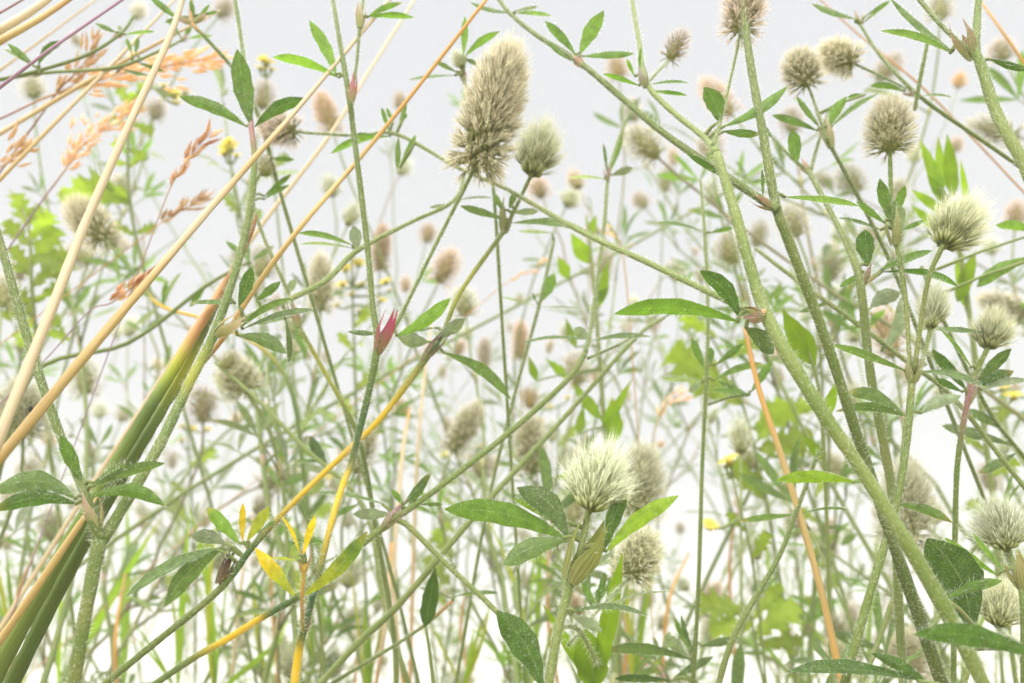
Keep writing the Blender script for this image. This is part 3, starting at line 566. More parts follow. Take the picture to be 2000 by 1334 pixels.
# --- 14: bottom right leaves
p = Plant('low clover with broad dark spoon-shaped leaflets under the thickest stem', [(1870, 1372, 7.8, 14), (1895, 1290, 7.9, 14), (1905, 1225, 8, 12)])
p.leaves((1898, 1235, 1812, 1050, 88, 'd', 0.1, .12), (2040, 1285, 1784, 1240, 44, 'd', 0, .06, {'d': 6.2}), (1800, 1330, 1535, 1315, 20, 'd', 0, .03), (1845, 1172, 1958, 1134, 18, 'g', 0, .05), (1820, 1345, 1702, 1276, 24, 'd', 0, .06))
p = Plant('clover with a plump pale head above a spiky green bud sheath', [(2000, 1366, 8, 15), (1998, 1180, 8.2, 14), (1985, 1120, 8.5, 14, 'l'), (1968, 1070, 8.8, 13, 'l')])
p.head(1966, 1076, 1938, 970, 118, 'b', 3, True); p.stipule(1998, 1150, 1980, 1085, 46, (.36, .33, .14), G_)
p.leaves((1950, 1125, 1845, 1050, 16, 'l', 0, -.05), (1965, 1120, 1900, 1040, 12, 'l'))
p.branch([(1998, 1260, 8.2, 9), (1965, 1240, 9, 9), (1945, 1222, 9.4, 10)]); p.head(1946, 1226, 1962, 1130, 105, 'b', 0, True)
# --- 15: green single-leaf stems
p = Plant('straight vertical clover stem set with small leaf trios', [(1352, 1366, 12, 10), (1364, 1150, 12, 10), (1372, 900, 12.2, 9), (1380, 740, 12.4, 9), (1383, 620, 12.8, 8), (1378, 480, 13.2, 8, 'l'), (1368, 350, 13.8, 6)], lm='straight vertical stem')
p.leaves((1378, 745, 1292, 740, 11, 'gr'), (1392, 745, 1490, 710, 14, 'h', 0, .06), (1376, 720, 1350, 660, 16, 'g'), (1388, 712, 1388, 678, 14, 'g'), (1396, 714, 1452, 670, 14, 'g'), (1380, 455, 1270, 440, 8, 'h'), (1385, 455, 1434, 445, 10, 'g'), (1372, 748, 1345, 765, 14, 'gr'))
p.branch([(1384, 790, 12.4, 6), (1430, 775, 12.4, 6), (1462, 772, 12.4, 6)]); p.leaves((1465, 772, 1390, 763, 10, 'g'), (1462, 770, 1402, 744, 12, 'g'), (1467, 766, 1507, 702, 18, 'g'))
p.leaves((1348, 1288, 1178, 1270, 15, 'h', 0, .07), (1345, 1288, 1298, 1240, 24, 'gr'), (1350, 1275, 1318, 1205, 12, 'g'), (1352, 1270, 1330, 1200, 9), (1370, 1262, 1440, 1248, 16, 'h'), (1312, 1330, 1200, 1326, 16, 'd'), (1315, 1325, 1395, 1282, 16, 'h'))
p = Plant('clover stem bearing one narrow green leaflet beside the orange straw', [(1395, 1366, 10.5, 14, 'l'), (1435, 1240, 10.5, 14, 'l'), (1520, 1090, 10.8, 11), (1555, 1000, 11, 10), (1600, 880, 11.2, 8)])
p.leaves((1555, 1005, 1445, 1018, 10, 'h'), (1565, 1003, 1658, 998, 10, 'h'), (1672, 942, 1518, 938, 23, 'b', 0, .04, {'d': 9}))
p = Plant('clover with single round green-tipped leaflet trio on a slim straight stem', [(885, 1366, 14, 8), (950, 1000, 14.2, 8), (1000, 790, 14.4, 8), (1052, 600, 14.8, 8), (1082, 470, 15.2, 7)])
p.leaves((1053, 592, 1083, 533, 26, 'l', 0), (1048, 598, 975, 580, 6, 'gr'), (1056, 600, 1142, 606, 7, 'gr'), (1048, 590, 1040, 572, 6), (1080, 455, 1010, 452, 6, 'gr'))
p = Plant('clover with leaf pair and small clustered heads beside the pale straw stalk', [(640, 1366, 15, 9), (600, 1000, 15.5, 9), (560, 740, 16, 9), (440, 640, 16.5, 7, 'y'), (320, 600, 16.5, 8, 'y'), (280, 560, 17, 6), (195, 455, 17.5, 6)])
p.leaves((318, 598, 325, 548, 12, 'l'), (320, 595, 355, 532, 8, 'gr'), (310, 600, 265, 635, 10, 'gr'))
p.head(205, 470, 140, 390, 82, 'o', 0, True, d=15); 
p = Plant('clover whose narrow dark side stem carries drooping leaf trios behind the pale straw', [(-20, 1000, 14, 12), (60, 735, 14, 11), (250, 670, 14.5, 10), (400, 560, 15, 9), (490, 510, 15.4, 7)])
p.leaves((490, 510, 440, 470, 12, 'g'), (488, 508, 470, 440, 12, 'g'), (492, 508, 535, 480, 12, 'h'), (400, 562, 370, 600, 12))
# --- middle layer
p = Plant('arched leafy clover stem with purple knees crossing the mauve stalk', [(-60, 165, 12.5, 8), (0, 155, 12.5, 8), (75, 138, 12.5, 8), (170, 107, 12.8, 8), (235, 66, 13.2, 7), (262, 30, 13.6, 6)])
p.leaves((68, 130, 14, 84, 14, 'g'), (66, 130, 5, 96, 7, 'gr'), (74, 128, 122, 80, 16, 'd', 0, .1), (228, 64, 185, 45, 10, 'g'), (243, 68, 303, 62, 8, 'h'), (236, 60, 232, 50, 9, 'gr'))
p.stipule(82, 142, 55, 146, 16, (.32, .14, .2), G_); p.stipule(240, 64, 222, 74, 14, (.42, .22, .28), G_)
p = Plant('slender clover stem with drooping narrow leaflets before the feathery orange panicle', [(-60, 172, 14, 8, 'l'), (0, 156, 14, 8, 'l'), (90, 142, 14, 8, 'l'), (225, 132, 14, 8, 'l'), (310, 100, 14.3, 7, 'l'), (362, 75, 14.8, 5, 'l')])
p.leaves((258, 106, 247, 74, 8, 'g'), (264, 106, 270, 72, 9, 'g'), (268, 122, 322, 140, 9, 'd'), (236, 134, 292, 148, 7, 'h'), (355, 76, 325, 36, 9, 'g'), (360, 72, 374, 48, 10, 'l'), (364, 76, 416, 70, 7, 'h'))
p.stipule(235, 134, 222, 138, 14, (.36, .16, .24), G_); p.stipule(352, 80, 368, 70, 13, (.42, .24, .3), G_)
p = Plant('clover stem bent over a brown knee with a long grey-green leaf, behind large leaf trio', [(560, 420, 13.5, 9), (500, 215, 13.2, 9), (458, 138, 13, 9), (400, 72, 12.8, 9), (375, 42, 12.8, 10, 'n'), (374, -14, 13, 7)])
p.leaves((352, 40, 290, -8, 14, 'g'), (350, 36, 322, 44, 8, 'h'), (380, 32, 372, 0, 9), (385, 36, 410, 8, 8), (392, 30, 425, 22, 7))
p.stipule(380, 46, 345, 33, 18, (.40, .26, .2), G_); p.stipule(378, 44, 408, 26, 16, (.40, .28, .2), G_)
p = Plant('small clover with bright upright leaf pair and pink stipule beside the largest head', [(985, 700, 13.5, 8), (960, 330, 13, 8), (930, 225, 12.6, 7), (904, 148, 12.4, 6)])
p.leaves((905, 108, 908, 30, 15, 'l', 0), (908, 110, 977, 61, 16, 'l', 0, .05), (906, 114, 936, 128, 10, 'h'), (890, 140, 848, 119, 10, 'h'), (890, 147, 796, 156, 7, 'h'))
p.stipule(908, 162, 900, 130, 16, (.38, .14, .2), G_); p.head(905, 135, 886, 96, 34, 'b', 0, False)
p = Plant('leafy clover with a pale swollen sheath under an olive tufted head', [(1790, 640, 11.5, 9), (1740, 515, 11.5, 9), (1680, 392, 11.5, 9), (1625, 290, 11.5, 9), (1612, 262, 11.5, 9, 'l'), (1585, 185, 12, 6), (1576, 166, 12.1, 6)])
p.stipule(1624, 290, 1604, 225, 28, (.40, .34, .24), G_)
p.leaves((1598, 256, 1508, 224, 14, 'g', 0, .06), (1602, 250, 1556, 188, 11, 'g'), (1620, 248, 1654, 188, 22, 'l', 0, .08), (1624, 248, 1718, 184, 9, 'g', 0), (1690, 185, 1655, 190, 10))
p.head(1577, 170, 1552, 98, 82, 'o', 0, True)
p = Plant('long slanting clover stem with a level leaf pair, meeting the stout bud-bearing stem', [(2080, 400, 12, 9), (2000, 332, 12, 9), (1900, 262, 12, 9), (1795, 187, 12, 9), (1720, 110, 12.5, 7), (1680, 48, 13, 6)])
p.branch([(1795, 187, 12, 6), (1740, 158, 12.4, 6), (1668, 124, 12.8, 6)]); p.head(1672, 126, 1600, 92, 76, 'o', 0, True)
p.leaves((1768, 180, 1700, 167, 13, 'g', 0, .08), (1800, 187, 1862, 193, 7, 'h'), (1682, 46, 1668, 40, 8), (1686, 45, 1738, 5, 8, 'h'), (1676, 38, 1585, 6, 8, 'h'), (1692, 30, 1740, 0, 9))
p.stipule(1792, 186, 1762, 180, 13, (.42, .28, .22), G_); p.stipule(1682, 50, 1674, 22, 16, (.44, .36, .3), G_)
p.branch([(1786, 216, 11.9, 9), (1800, 140, 11.8, 9), (1812, 80, 11.8, 8)])
p = Plant('pale diagonal clover stem passing behind the dark straight stem', [(1960, 900, 10.5, 11, 'l'), (1860, 775, 10.8, 11, 'l'), (1766, 702, 11, 11, 'l'), (1660, 622, 11.2, 11, 'l'), (1560, 550, 11.5, 10, 'l'), (1475, 485, 12, 8, 'l')])
p.leaves((1700, 600, 1760, 570, 32, 'gr', 0, .1), (1720, 690, 1765, 572, 26, 'gr', 0, -.1), (1620, 590, 1560, 610, 12, 'h'))
p = Plant('clover with drooping blade leaves around a forked knee, under the pale seed heads', [(1990, 880, 12, 9), (1930, 800, 12, 9), (1840, 620, 12, 9), (1800, 520, 12.2, 9)])
p.leaves((2030, 500, 1908, 560, 26, 'l', 0, .08), (2030, 455, 1945, 440, 20, 'l', 0, .06), (1850, 640, 1790, 640, 10, 'gr'), (1980, 870, 1840, 830, 22, 'h', 0, .05), (1985, 885, 1910, 925, 18, 'h'), (1960, 840, 1880, 800, 20, 'h', 0, .06))
# ------------------------------------------------------------------ dry straw, grass, thread-like stems
def stalk(label, pts, name='dry_grass_stalk', cat='grass stalk', group=None, mat='straw', rib=.04, sides=10, lm=None):
    s = Plant(label, pts, name, cat, group, mat, hairy=False, sides=sides, rib=rib, lm=lm); return s
stalk('thickest pale beige straw leaning across a white clover head', [(-60, 1000, 6.6, 27, 's'), (0, 850, 6.8, 26, 's'), (100, 605, 7.4, 23, 's'), (165, 440, 8, 20, 's'), (240, 270, 8.6, 17, 's'), (330, 75, 9.4, 14, 's'), (360, -14, 9.8, 13, 's')], lm='thickest beige straw')
stalk('ribbed golden straw stalk beaded with dew beside the culms', [(-60, 955, 6.9, 26, 't'), (0, 893, 7, 24, 't'), (170, 690, 7.6, 22, 't'), (280, 560, 8.2, 18, 't'), (390, 430, 9, 16, 's'), (500, 305, 9.8, 13, 't'), (600, 190, 10.8, 10, 's'), (770, -12, 12, 8, 's')], lm='beaded golden straw', rib=.08)
stalk('slim golden-orange straw stalk behind the tallest clover', [(20, 1345, 11.5, 9, 'g'), (170, 1060, 11.2, 9, 'g'), (285, 850, 11, 9, 'g'), (375, 735, 10.7, 10, 'g'), (440, 655, 10.4, 12, 'o'), (500, 560, 10.4, 13, 't'), (590, 440, 10.4, 12, 't'), (700, 312, 11.2, 11, 't'), (800, 190, 11.4, 9, 'o'), (960, -14, 11.6, 8, 'o')], lm='slim golden-orange straw')
stalk('pale pinkish straw stalk far behind the golden ones', [(380, 640, 16, 11, 's'), (500, 455, 16, 10, 's'), (640, 270, 16.4, 9, 's'), (720, 140, 17, 7, 's'), (818, -14, 18, 6, 's')])
stalk('flat golden straw blade lying across the top of the other straw', [(-60, 115, 7, 18, 't'), (0, 80, 7, 17, 't'), (80, 35, 7.3, 14, 't'), (150, -12, 7.6, 11, 'n')])
stalk('broad bleached straw blade alongside the flat golden blade', [(-60, 90, 7.6, 20, 's'), (0, 58, 7.6, 20, 's'), (60, 22, 7.8, 18, 's'), (110, -14, 8, 14, 's')])
stalk('smooth purple-mauve stalk with no leaves', [(-50, 205, 10, 9, 'v'), (0, 170, 10, 8, 'v'), (100, 95, 10.2, 7, 'v'), (255, -12, 11, 6, 'v')], lm='purple leafless stalk')
stalk('short pink thread-thin stalk above the purple one', [(-40, 45, 12, 5, 'p'), (0, 25, 12, 5, 'p'), (60, -10, 12, 4, 'p')])
G3 = 'fine pale straws leaning together'
for pts in ([(-40, 160, 16, 6), (0, 137, 16, 5), (200, -10, 17, 4)], [(-40, 285, 14, 11), (0, 260, 14, 11), (205, 140, 14.5, 9), (430, 20, 15, 5)], [(-40, 395, 13, 10), (0, 350, 13, 9), (200, 145, 14, 8), (350, -10, 15, 5)]):
    stalk('thin bleached straw leaning across the orange grass panicle', [q+(R.choice('st'),) for q in pts], group=G3)
stalk('orange straw stalk standing before lobed yellow-green leaves', [(1650, 1366, 10.5, 16, 'o'), (1600, 1140, 10.8, 16, 't'), (1532, 910, 11.2, 15, 't'), (1482, 760, 11.6, 12, 'o'), (1455, 640, 12, 10, 'n')], lm='orange straw stalk')
stalk('straw leaf blade folded low beside the ribbed culms', [(-40, 1310, 8.6, 18, 't'), (60, 1165, 8.7, 18, 't'), (155, 1025, 8.9, 14, 't'), (190, 970, 9, 4, 't')])
stalk('long pinkish arching stalk among the tall stems with woolly heads', [(2060, 440, 17, 4.5, 'n'), (1900, 270, 17, 4.5, 'n'), (1790, 160, 17, 5, 'n'), (1680, 70, 17.5, 4, 'n'), (1590, -12, 18, 3.5, 'n')], lm='pinkish arching stalk')
stalk('thin yellow straw behind the stout bud-bearing stem', [(2060, 210, 16, 7, 'o'), (1960, 65, 16, 6, 'o'), (1905, -12, 16.5, 5, 'o')])
for pts in ([(790, 1366, 20, 9), (770, 1140, 20, 10), (785, 900, 21, 10), (800, 800, 22, 6)], [(800, 1366, 22, 9), (815, 900, 22, 9), (845, 600, 23, 5)], [(730, 1366, 19, 10), (755, 1200, 19, 12), (765, 1060, 20, 8)],
            [(1095, 1366, 24, 9), (1070, 1200, 24, 9), (1075, 1000, 24, 4)], [(1290, 1366, 20, 9), (1305, 1180, 20, 8), (1345, 1080, 21, 4)], [(450, 1366, 22, 8), (470, 1150, 22, 8), (495, 1000, 23, 4)],
            [(230, 1366, 20, 9), (225, 1250, 20, 9), (245, 1120, 21, 4)], [(690, 1366, 24, 8), (700, 1240, 24, 8), (690, 1150, 24, 3)], [(925, 1366, 26, 8), (900, 1230, 26, 7), (915, 1130, 26, 3)], [(20, 1330, 18, 8), (30, 1180, 18, 8), (75, 1060, 18, 4)], [(1210, 1366, 22, 9), (1225, 1250, 22, 8), (1205, 1150, 22, 3)], [(1440, 1366, 24, 8), (1425, 1100, 24, 7), (1450, 960, 24, 3)], [(545, 1366, 26, 7), (530, 1100, 26, 7), (560, 960, 26, 3)]):
    stalk('faded orange straw upright by the %s' % landmark(pts[-1][0], pts[-1][1]), [q+(R.choice('nos'),) for q in pts], group='faded upright straws low in the meadow')
# thick ribbed culms
s = stalk('stout ribbed green culm with rusty sheath tip', [(-40, 1385, 8.8, 38, 'g'), (22, 1260, 8.9, 36, 'g'), (140, 1050, 9.1, 30, 'g'), (229, 900, 9.3, 26, 'g'), (281, 815, 9.5, 25, 'd'), (307, 773, 9.6, 24, 'g'), (345, 712, 9.8, 23, 'yg'), (378, 655, 10, 21, 'n'), (420, 590, 10.2, 17, 'n'), (465, 510, 10.4, 13, 'b'), (492, 450, 10.6, 10, 'b'), (500, 420, 10.8, 5, 'b')], lm='stout ribbed culm', name='grass_culm', cat='grass stalk', mat='culm', rib=.075, sides=22)
stalk('slimmer green culm pressed against the stout ribbed culm', [(-2, 1385, 9.2, 34, 'd'), (85, 1210, 9.3, 31, 'd'), (180, 1032, 9.4, 27, 'd'), (262, 890, 9.6, 25, 'd'), (313, 805, 9.8, 23, 'g'), (362, 718, 10, 20, 'yg'), (400, 645, 10.2, 15, 'g'), (426, 592, 10.4, 8, 'g')], name='grass_culm', cat='grass stalk', mat='culm', rib=.075, sides=18)

# threads with small spikelets: dry panicles
def spikelet(mb, p, d, L, wd, c):
    u = d.cross(rvec()).normalized(); v = d.cross(u); a = mb.vert(p, c); b = mb.vert(p+d*L, lerp(c, (.6, .45, .3), .5)); ks = []
    for q in range(5):
        an = q*1.2566; ks.append(mb.vert(p+d*L*.4+(u*math.cos(an)*wd+v*math.sin(an)*wd*.7)/2, c))
    for q in range(5): mb.f.append((a, ks[(q+1) % 5], ks[q])); mb.f.append((ks[q], ks[(q+1) % 5], b))
def panicle(label, pts, dens, width, t0=.3, col=(.74, .52, .33), sl=.0036, group=None):
    """pts: base first; spikelets crowd the upper part"""
    s = Plant(label, pts, 'grass_panicle', 'dry grass', group, 'straw', hairy=False, sides=6)
    mb = MB(); sm = s.samp; n = len(sm); Lr = s.root.location
    for i in range(n-1):
        f = i/(n-1)
        if f < t0: continue
        g = (f-t0)/(1-t0); env = math.sin(math.pi*min(1, g*.85+.12))
        a, b = sm[i][3], sm[i+1][3]; ax = (b-a).normalized()
        for _ in range(int(dens*(b-a).length*1000)+1):
            o = ax.cross(rvec()).normalized(); p = a.lerp(b, R.random()); off = o*abs(R.gauss(0, .5))*width*env
            d = (ax+o*R.uniform(.1, .6)).normalized(); q = p+off+ax*off.length*.8-Lr
            spikelet(mb, q, d, sl*R.uniform(.6, 1.2), sl*.28, lerp(col, (.80, .64, .48), R.random()))
            if off.length > .0008: hair(mb, p-Lr, (q+d*sl*.2-(p-Lr)).normalized(), (q+d*sl*.2-(p-Lr)).length, .00016, col, col)
    stuff(mb.build('spikelets', M['petal'], s.root, smooth=False)); return s
panicle('feathery orange grass panicle arching behind the thickest straw', [(-60, 250, 15, 5, 'p'), (0, 232, 15, 5, 'p'), (90, 190, 15, 5, 'n'), (170, 165, 15, 5, 'n'), (250, 140, 15.3, 4, 'n'), (350, 125, 15.6, 3, 'n'), (425, 112, 16, 2, 'n')], 3.2, .0042, .42)
panicle('orange grass panicle drooping behind the bleached straws', [(20, 480, 16, 4, 'v'), (80, 395, 16, 4, 'v'), (125, 335, 16, 4, 'n'), (165, 280, 16.4, 3, 'n'), (215, 245, 17, 2, 'n'), (270, 205, 17, 2, 'n')], 3.0, .0040, .4)
panicle('small orange panicle beside the flat golden blade', [(-80, 420, 14, 4, 'n'), (-20, 345, 14, 4, 'n'), (15, 315, 14, 3, 'n'), (45, 290, 14, 2, 'n')], 3., .003, .5)
panicle('orange panicle of upright spikelets between forked leafy stems', [(80, 225, 15, 4, 'b'), (120, 170, 15, 4, 'b'), (160, 130, 15, 3, 'n'), (185, 80, 15, 2, 'n')], 2.4, .0025, .2)
panicle('rust brown spikelet panicle behind the beaded golden straw', [(30, 760, 13, 3, 'v'), (100, 690, 13, 3, 'v'), (175, 607, 13, 3, 'v'), (220, 590, 13, 3, 'b'), (285, 538, 13, 2, 'n')], 2.2, .0014, .68, (.38, .17, .08))
panicle('single rust spikelet on a hair-thin stalk', [(260, 560, 13, 2.5, 'v'), (325, 385, 13, 2.5, 'n'), (350, 338, 13, 2, 'n'), (380, 295, 13, 1.6, 'v'), (414, 256, 13, 1.6, 'v')], 1.0, .0006, .28, (.45, .2, .1))
panicle('pale faded panicle behind the rust spikelet', [(270, 470, 16, 2.5, 'n'), (330, 425, 16, 2.5, 'n'), (395, 390, 16, 2, 'n')], 1.6, .0014, .3, (.55, .36, .22))
panicle('sparse orange panicle crossing the empty sky', [(930, 600, 20, 2.2, 'n'), (1000, 545, 20, 2, 'n'), (1065, 515, 20, 1.5, 'n')], .25, .003, .4)
panicle('faded orange panicle behind the vertical leafy stem', [(1250, 900, 18, 3, 'o'), (1220, 520, 18, 3, 'o'), (1195, 450, 18, 2, 'o')], .8, .003, .75, (.6, .33, .15))
panicle('reddish panicle in the pale gap beside straight vertical stem', [(1250, 960, 20, 3, 'p'), (1290, 810, 20, 2.5, 'n'), (1330, 770, 20, 2, 'n')], .9, .003, .4)

# ------------------------------------------------------------------ ragwort with lobed leaves and yellow flowers
def lobed_mb(L, wid, col, seed):
    rr = random.Random(seed); mb = MB(); n = 48; prev = None; nl = 4; amp = [rr.uniform(.55, 1.15) for _ in range(8)]
    for i in range(n+1):
        v = i/n; env = (.25+.75*min(1, v/.55))*(1-max(0, (v-.62)/.38)**2.2)
        ph = (v*nl) % 1; lobe = (.34+.66*amp[int(v*nl)]*(math.sin(math.pi*ph)**.7))*(.82+.18*math.cos(v*nl*18.8)); w = wid/2*env*lobe
        row = []
        for u in (-1, -.5, 0, .5, 1):
            jit = 1+.12*rr.uniform(-1, 1)*abs(u)
            y = L*v+abs(u)*w*.55; z = .05*L*math.sin(v*9+u*2.5+seed)*abs(u)+.12*L*math.sin(v*3)
            row.append(mb.vert((u*w*jit, y, z), lerp(col, (col[0]*1.3, col[1]*1.2, col[2]), rr.random()*.5), (u, v, 0)))
        if prev:
            for k in range(4): mb.f.append((prev[k], prev[k+1], row[k+1], row[k]))
        prev = row
    return mb
LOB = []
for i in range(5):
    me = lobed_mb(1, .6+.12*(i % 3), (.21, .29, .03), i+4).mesh('lobed_leaf'); me.materials.append(M['broad']); LOB.append(me)
def flower(root, b, ax, r, col=(.68, .58, .10)):
    mb = MB(); u = perp(ax); v = ax.cross(u)
    tube(mb, [Vector(), ax*r*.5], [r*.38, r*.3], [(.32, .36, .08), (.6, .5, .08)], 8)
    o = mb.build('flower', M['petal'], root, b-root.location); pm = MB(); n = 11
    for k in range(n):
        a = 2*math.pi*k/n+R.uniform(-.1, .1); d = (u*math.cos(a)+v*math.sin(a)); s = ax.cross(d)*r*.17; c = ax*r*.5
        i0 = [pm.vert(c+d*r*.25+s*.6, col), pm.vert(c+d*r*.25-s*.6, col), pm.vert(c+d*r*.75-s+ax*r*.1, col), pm.vert(c+d*r+ax*r*.05, col), pm.vert(c+d*r*.75+s+ax*r*.1, col)]
        pm.f.append(tuple(i0))
    pm.build('petals', M['petal'], o, smooth=False)
def ragwort(label, main, leaves, flowers=(), group=None):
    s = Plant(label, [q+('l',) for q in main], 'ragwort_plant', 'wild plant', group, 'stem', hairy=False, sides=7)
    for bx, by, tx, ty, *k in leaves:
        q = s.near(bx, by); d = q[2]; b = P(bx, by, d); pl = math.hypot(tx-bx, ty-by)*d/FPX; t = P(tx, ty, d+R.uniform(-.4, .4)*pl)
        dr = t-b; n = (CAM-b).normalized()+rvec()*.35; n = (n-dr.normalized()*n.dot(dr.normalized()))
        if n.z < 0: n = -n
        o = link('lobed_leaf', R.choice(LOB), s.root); L = dr.length; o.matrix_local = Matrix.Translation(b-s.root.location) @ orient(dr, n) @ Matrix.Scale(L, 4)
        if (q[3]-b).length > .0008:
            pb = MB(); a = q[3]-s.root.location; tube(pb, [a, a.lerp(b-s.root.location, .5), b-s.root.location+dr*.06], [.0005, .0004, .0003], [CK['l']]*3, 6); pb.build('petiole', M['stem'], s.root)
    for fx, fy, r, *c in flowers:
        q = s.near(fx, fy); b = P(fx, fy, q[2]); ax = (UP+rvec()*.5).normalized()
        pb = MB(); a = q[3]-s.root.location; e = b-s.root.location; tube(pb, [a, a.lerp(e, .6)+Vector((0, 0, -.001)), e], [.0005, .0004, .0003], [CK['l']]*3, 6); pb.build('flower_stalk', M['stem'], s.root)
        flower(s.root, b, ax, r*q[2]/FPX)
    return s
ragwort('ragwort with lobed leaves up its stem behind the thickest straw', [(330, 700, 22, 8), (265, 460, 22, 8), (250, 330, 22, 7), (258, 200, 22, 6), (300, 170, 22, 4)],
        [(255, 210, 225, 160), (262, 200, 290, 160), (255, 240, 300, 260), (252, 250, 218, 225), (250, 280, 215, 285), (250, 290, 290, 310), (252, 320, 222, 318), (250, 330, 280, 300), (248, 225, 262, 180), (258, 400, 180, 360), (258, 390, 110, 380), (255, 380, 150, 365), (265, 460, 210, 435), (265, 455, 305, 440)],
        [(340, 190, 16), (362, 185, 14), (320, 172, 12), (345, 205, 12)])
ragwort('leafy ragwort with many ragged lobed leaves behind the hairy forked stem', [(100, 900, 20, 10), (75, 700, 20, 10), (62, 560, 20, 9), (55, 440, 20.5, 7), (20, 370, 21, 5)],
        [(60, 540, 20, 480), (62, 560, 130, 490), (60, 520, 115, 445), (64, 580, 5, 620), (64, 590, 125, 560), (66, 620, 10, 560), (68, 640, 120, 620), (58, 480, 10, 430), (58, 470, 100, 415), (55, 445, 30, 375), (56, 440, 80, 400), (60, 500, 120, 530), (64, 600, 40, 680), (68, 650, 135, 660), (60, 530, 5, 520)])
ragwort('ragwort topped with yellow flowers behind the tall centre stem', [(720, 1250, 26, 8), (700, 900, 26, 8), (692, 680, 26, 7), (688, 560, 26, 5)],
        [(700, 880, 740, 820), (698, 820, 660, 770), (695, 760, 735, 720), (693, 690, 660, 650), (692, 640, 720, 600)],
        [(675, 530, 16), (700, 520, 16), (688, 505, 15), (708, 560, 13), (670, 560, 13), (690, 580, 15), (720, 545, 13), (755, 555, 14), (745, 590, 12), (660, 600, 12), (700, 612, 12), (762, 570, 10)])
ragwort('yellow-flowered ragwort top beside the trio of large leaflets', [(520, 700, 22, 6), (470, 420, 22, 6), (450, 320, 22, 5)], [(480, 450, 510, 410), (470, 420, 440, 380)], [(450, 295, 22), (440, 305, 14), (462, 308, 12), (448, 280, 13)])
ragwort('small ragwort flower cluster behind the leaning pink straw', [(560, 600, 24, 5), (530, 300, 24, 5), (520, 150, 24, 4)], [(533, 330, 560, 300)], [(520, 128, 18), (508, 138, 13), (530, 140, 12), (515, 120, 12)])
ragwort('ragwort with big holed lobed leaves beneath the thickest diagonal branch', [(1560, 1366, 21, 9), (1500, 1000, 21, 8), (1440, 760, 21.5, 7), (1360, 610, 22, 5)],
        [(1440, 770, 1310, 680), (1450, 790, 1345, 735), (1470, 840, 1590, 790), (1480, 880, 1590, 850), (1500, 980, 1430, 900), (1400, 660, 1330, 620), (1480, 860, 1530, 780), (1420, 700, 1490, 650)])
ragwort('low ragwort with broad bright lobed leaves by the straight vertical stem', [(1500, 1372, 20, 8), (1480, 1280, 20, 8), (1465, 1190, 20, 6)],
        [(1468, 1200, 1360, 1180), (1470, 1220, 1385, 1230), (1475, 1240, 1560, 1180), (1478, 1260, 1570, 1250), (1470, 1210, 1530, 1140)])
ragwort('ragwort with toothed bright leaves behind the white tufted heads', [(1960, 1366, 18, 9), (1940, 1000, 18, 9), (1920, 800, 18.5, 7), (1900, 700, 19, 5)], [(1925, 830, 1975, 800), (1930, 880, 1880, 850), (1935, 930, 1990, 900), (1915, 760, 1955, 730), (1942, 1010, 1890, 980), (1945, 1060, 1996, 1040)], [(1980, 780, 20), (1960, 760, 14)])
ragwort('yellow-centred ragwort buds by the round pale seed heads', [(1500, 1366, 17, 6), (1470, 1100, 17, 6), (1430, 930, 17, 4)], [(1470, 1090, 1500, 1040), (1460, 1040, 1420, 1000)], [(1428, 908, 24), (1385, 1032, 20), (1418, 915, 12)])
for k, (x, y, d) in enumerate([(860, 1366, 30), (1060, 1366, 34), (600, 1366, 32), (380, 1366, 30), (1640, 1366, 26)]):
    tx = x+R.uniform(-60, 60); ty = R.uniform(760, 950)
    ln = [(x+(tx-x)*f, y+(ty-y)*f, x+(tx-x)*f+R.choice((-1, 1))*R.uniform(25, 55), y+(ty-y)*f-R.uniform(10, 60)) for f in [.35+.1*j for j in range(6)]]
    fl = [(tx+R.uniform(-40, 40), ty+R.uniform(-20, 40), R.uniform(8, 13)) for _ in range(R.randint(3, 7))]
    ragwort('distant ragwort with %d small yellow flowers by the %s' % (len(fl), landmark(x, 1100)), [(x, y, d, 7), (x+(tx-x)*.5+8, (y+ty)/2, d, 6), (tx, ty, d, 4)], ln, fl, group='ragworts in the far meadow')

# ------------------------------------------------------------------ broad-leaved herbs and grass tufts
def herb(label, main, leaves, prof='ovate', group=None, name='leafy_herb', cat='wild plant'):
    s = Plant(label, [q+('l',) for q in main], name, cat, group, 'stem', hairy=False, sides=7)
    for bx, by, tx, ty, w, *k in leaves: s.leaf(bx, by, tx, ty, w, k[0] if k else 'b', prof=prof, m='broad', fold=.12)
    return s
herb('herb with pointed oval yellow-green leaves up a pale stem', [(1215, 1366, 17, 13), (1190, 1000, 17, 12), (1178, 800, 17.3, 11), (1160, 560, 17.6, 10), (1145, 420, 18, 6)],
     [(1150, 515, 1115, 455, 34), (1110, 545, 1090, 500, 26), (1165, 605, 1188, 510, 30), (1125, 680, 1105, 620, 20), (1195, 870, 1196, 776, 44), (1175, 820, 1115, 745, 26), (1180, 840, 1235, 740, 20), (1130, 850, 1140, 790, 20), (1048, 745, 1032, 695, 18), (1110, 740, 1065, 700, 20), (1160, 590, 1190, 560, 22), (1150, 460, 1165, 420, 20)])
herb('broad-bladed herb with a hanging oval leaf behind the dark straight stem', [(1625, 1366, 12, 9), (1610, 900, 12, 9), (1590, 720, 12, 8), (1530, 600, 12.3, 6)], [(1592, 715, 1528, 605, 52), (1605, 830, 1640, 735, 24), (1610, 900, 1570, 850, 22)])
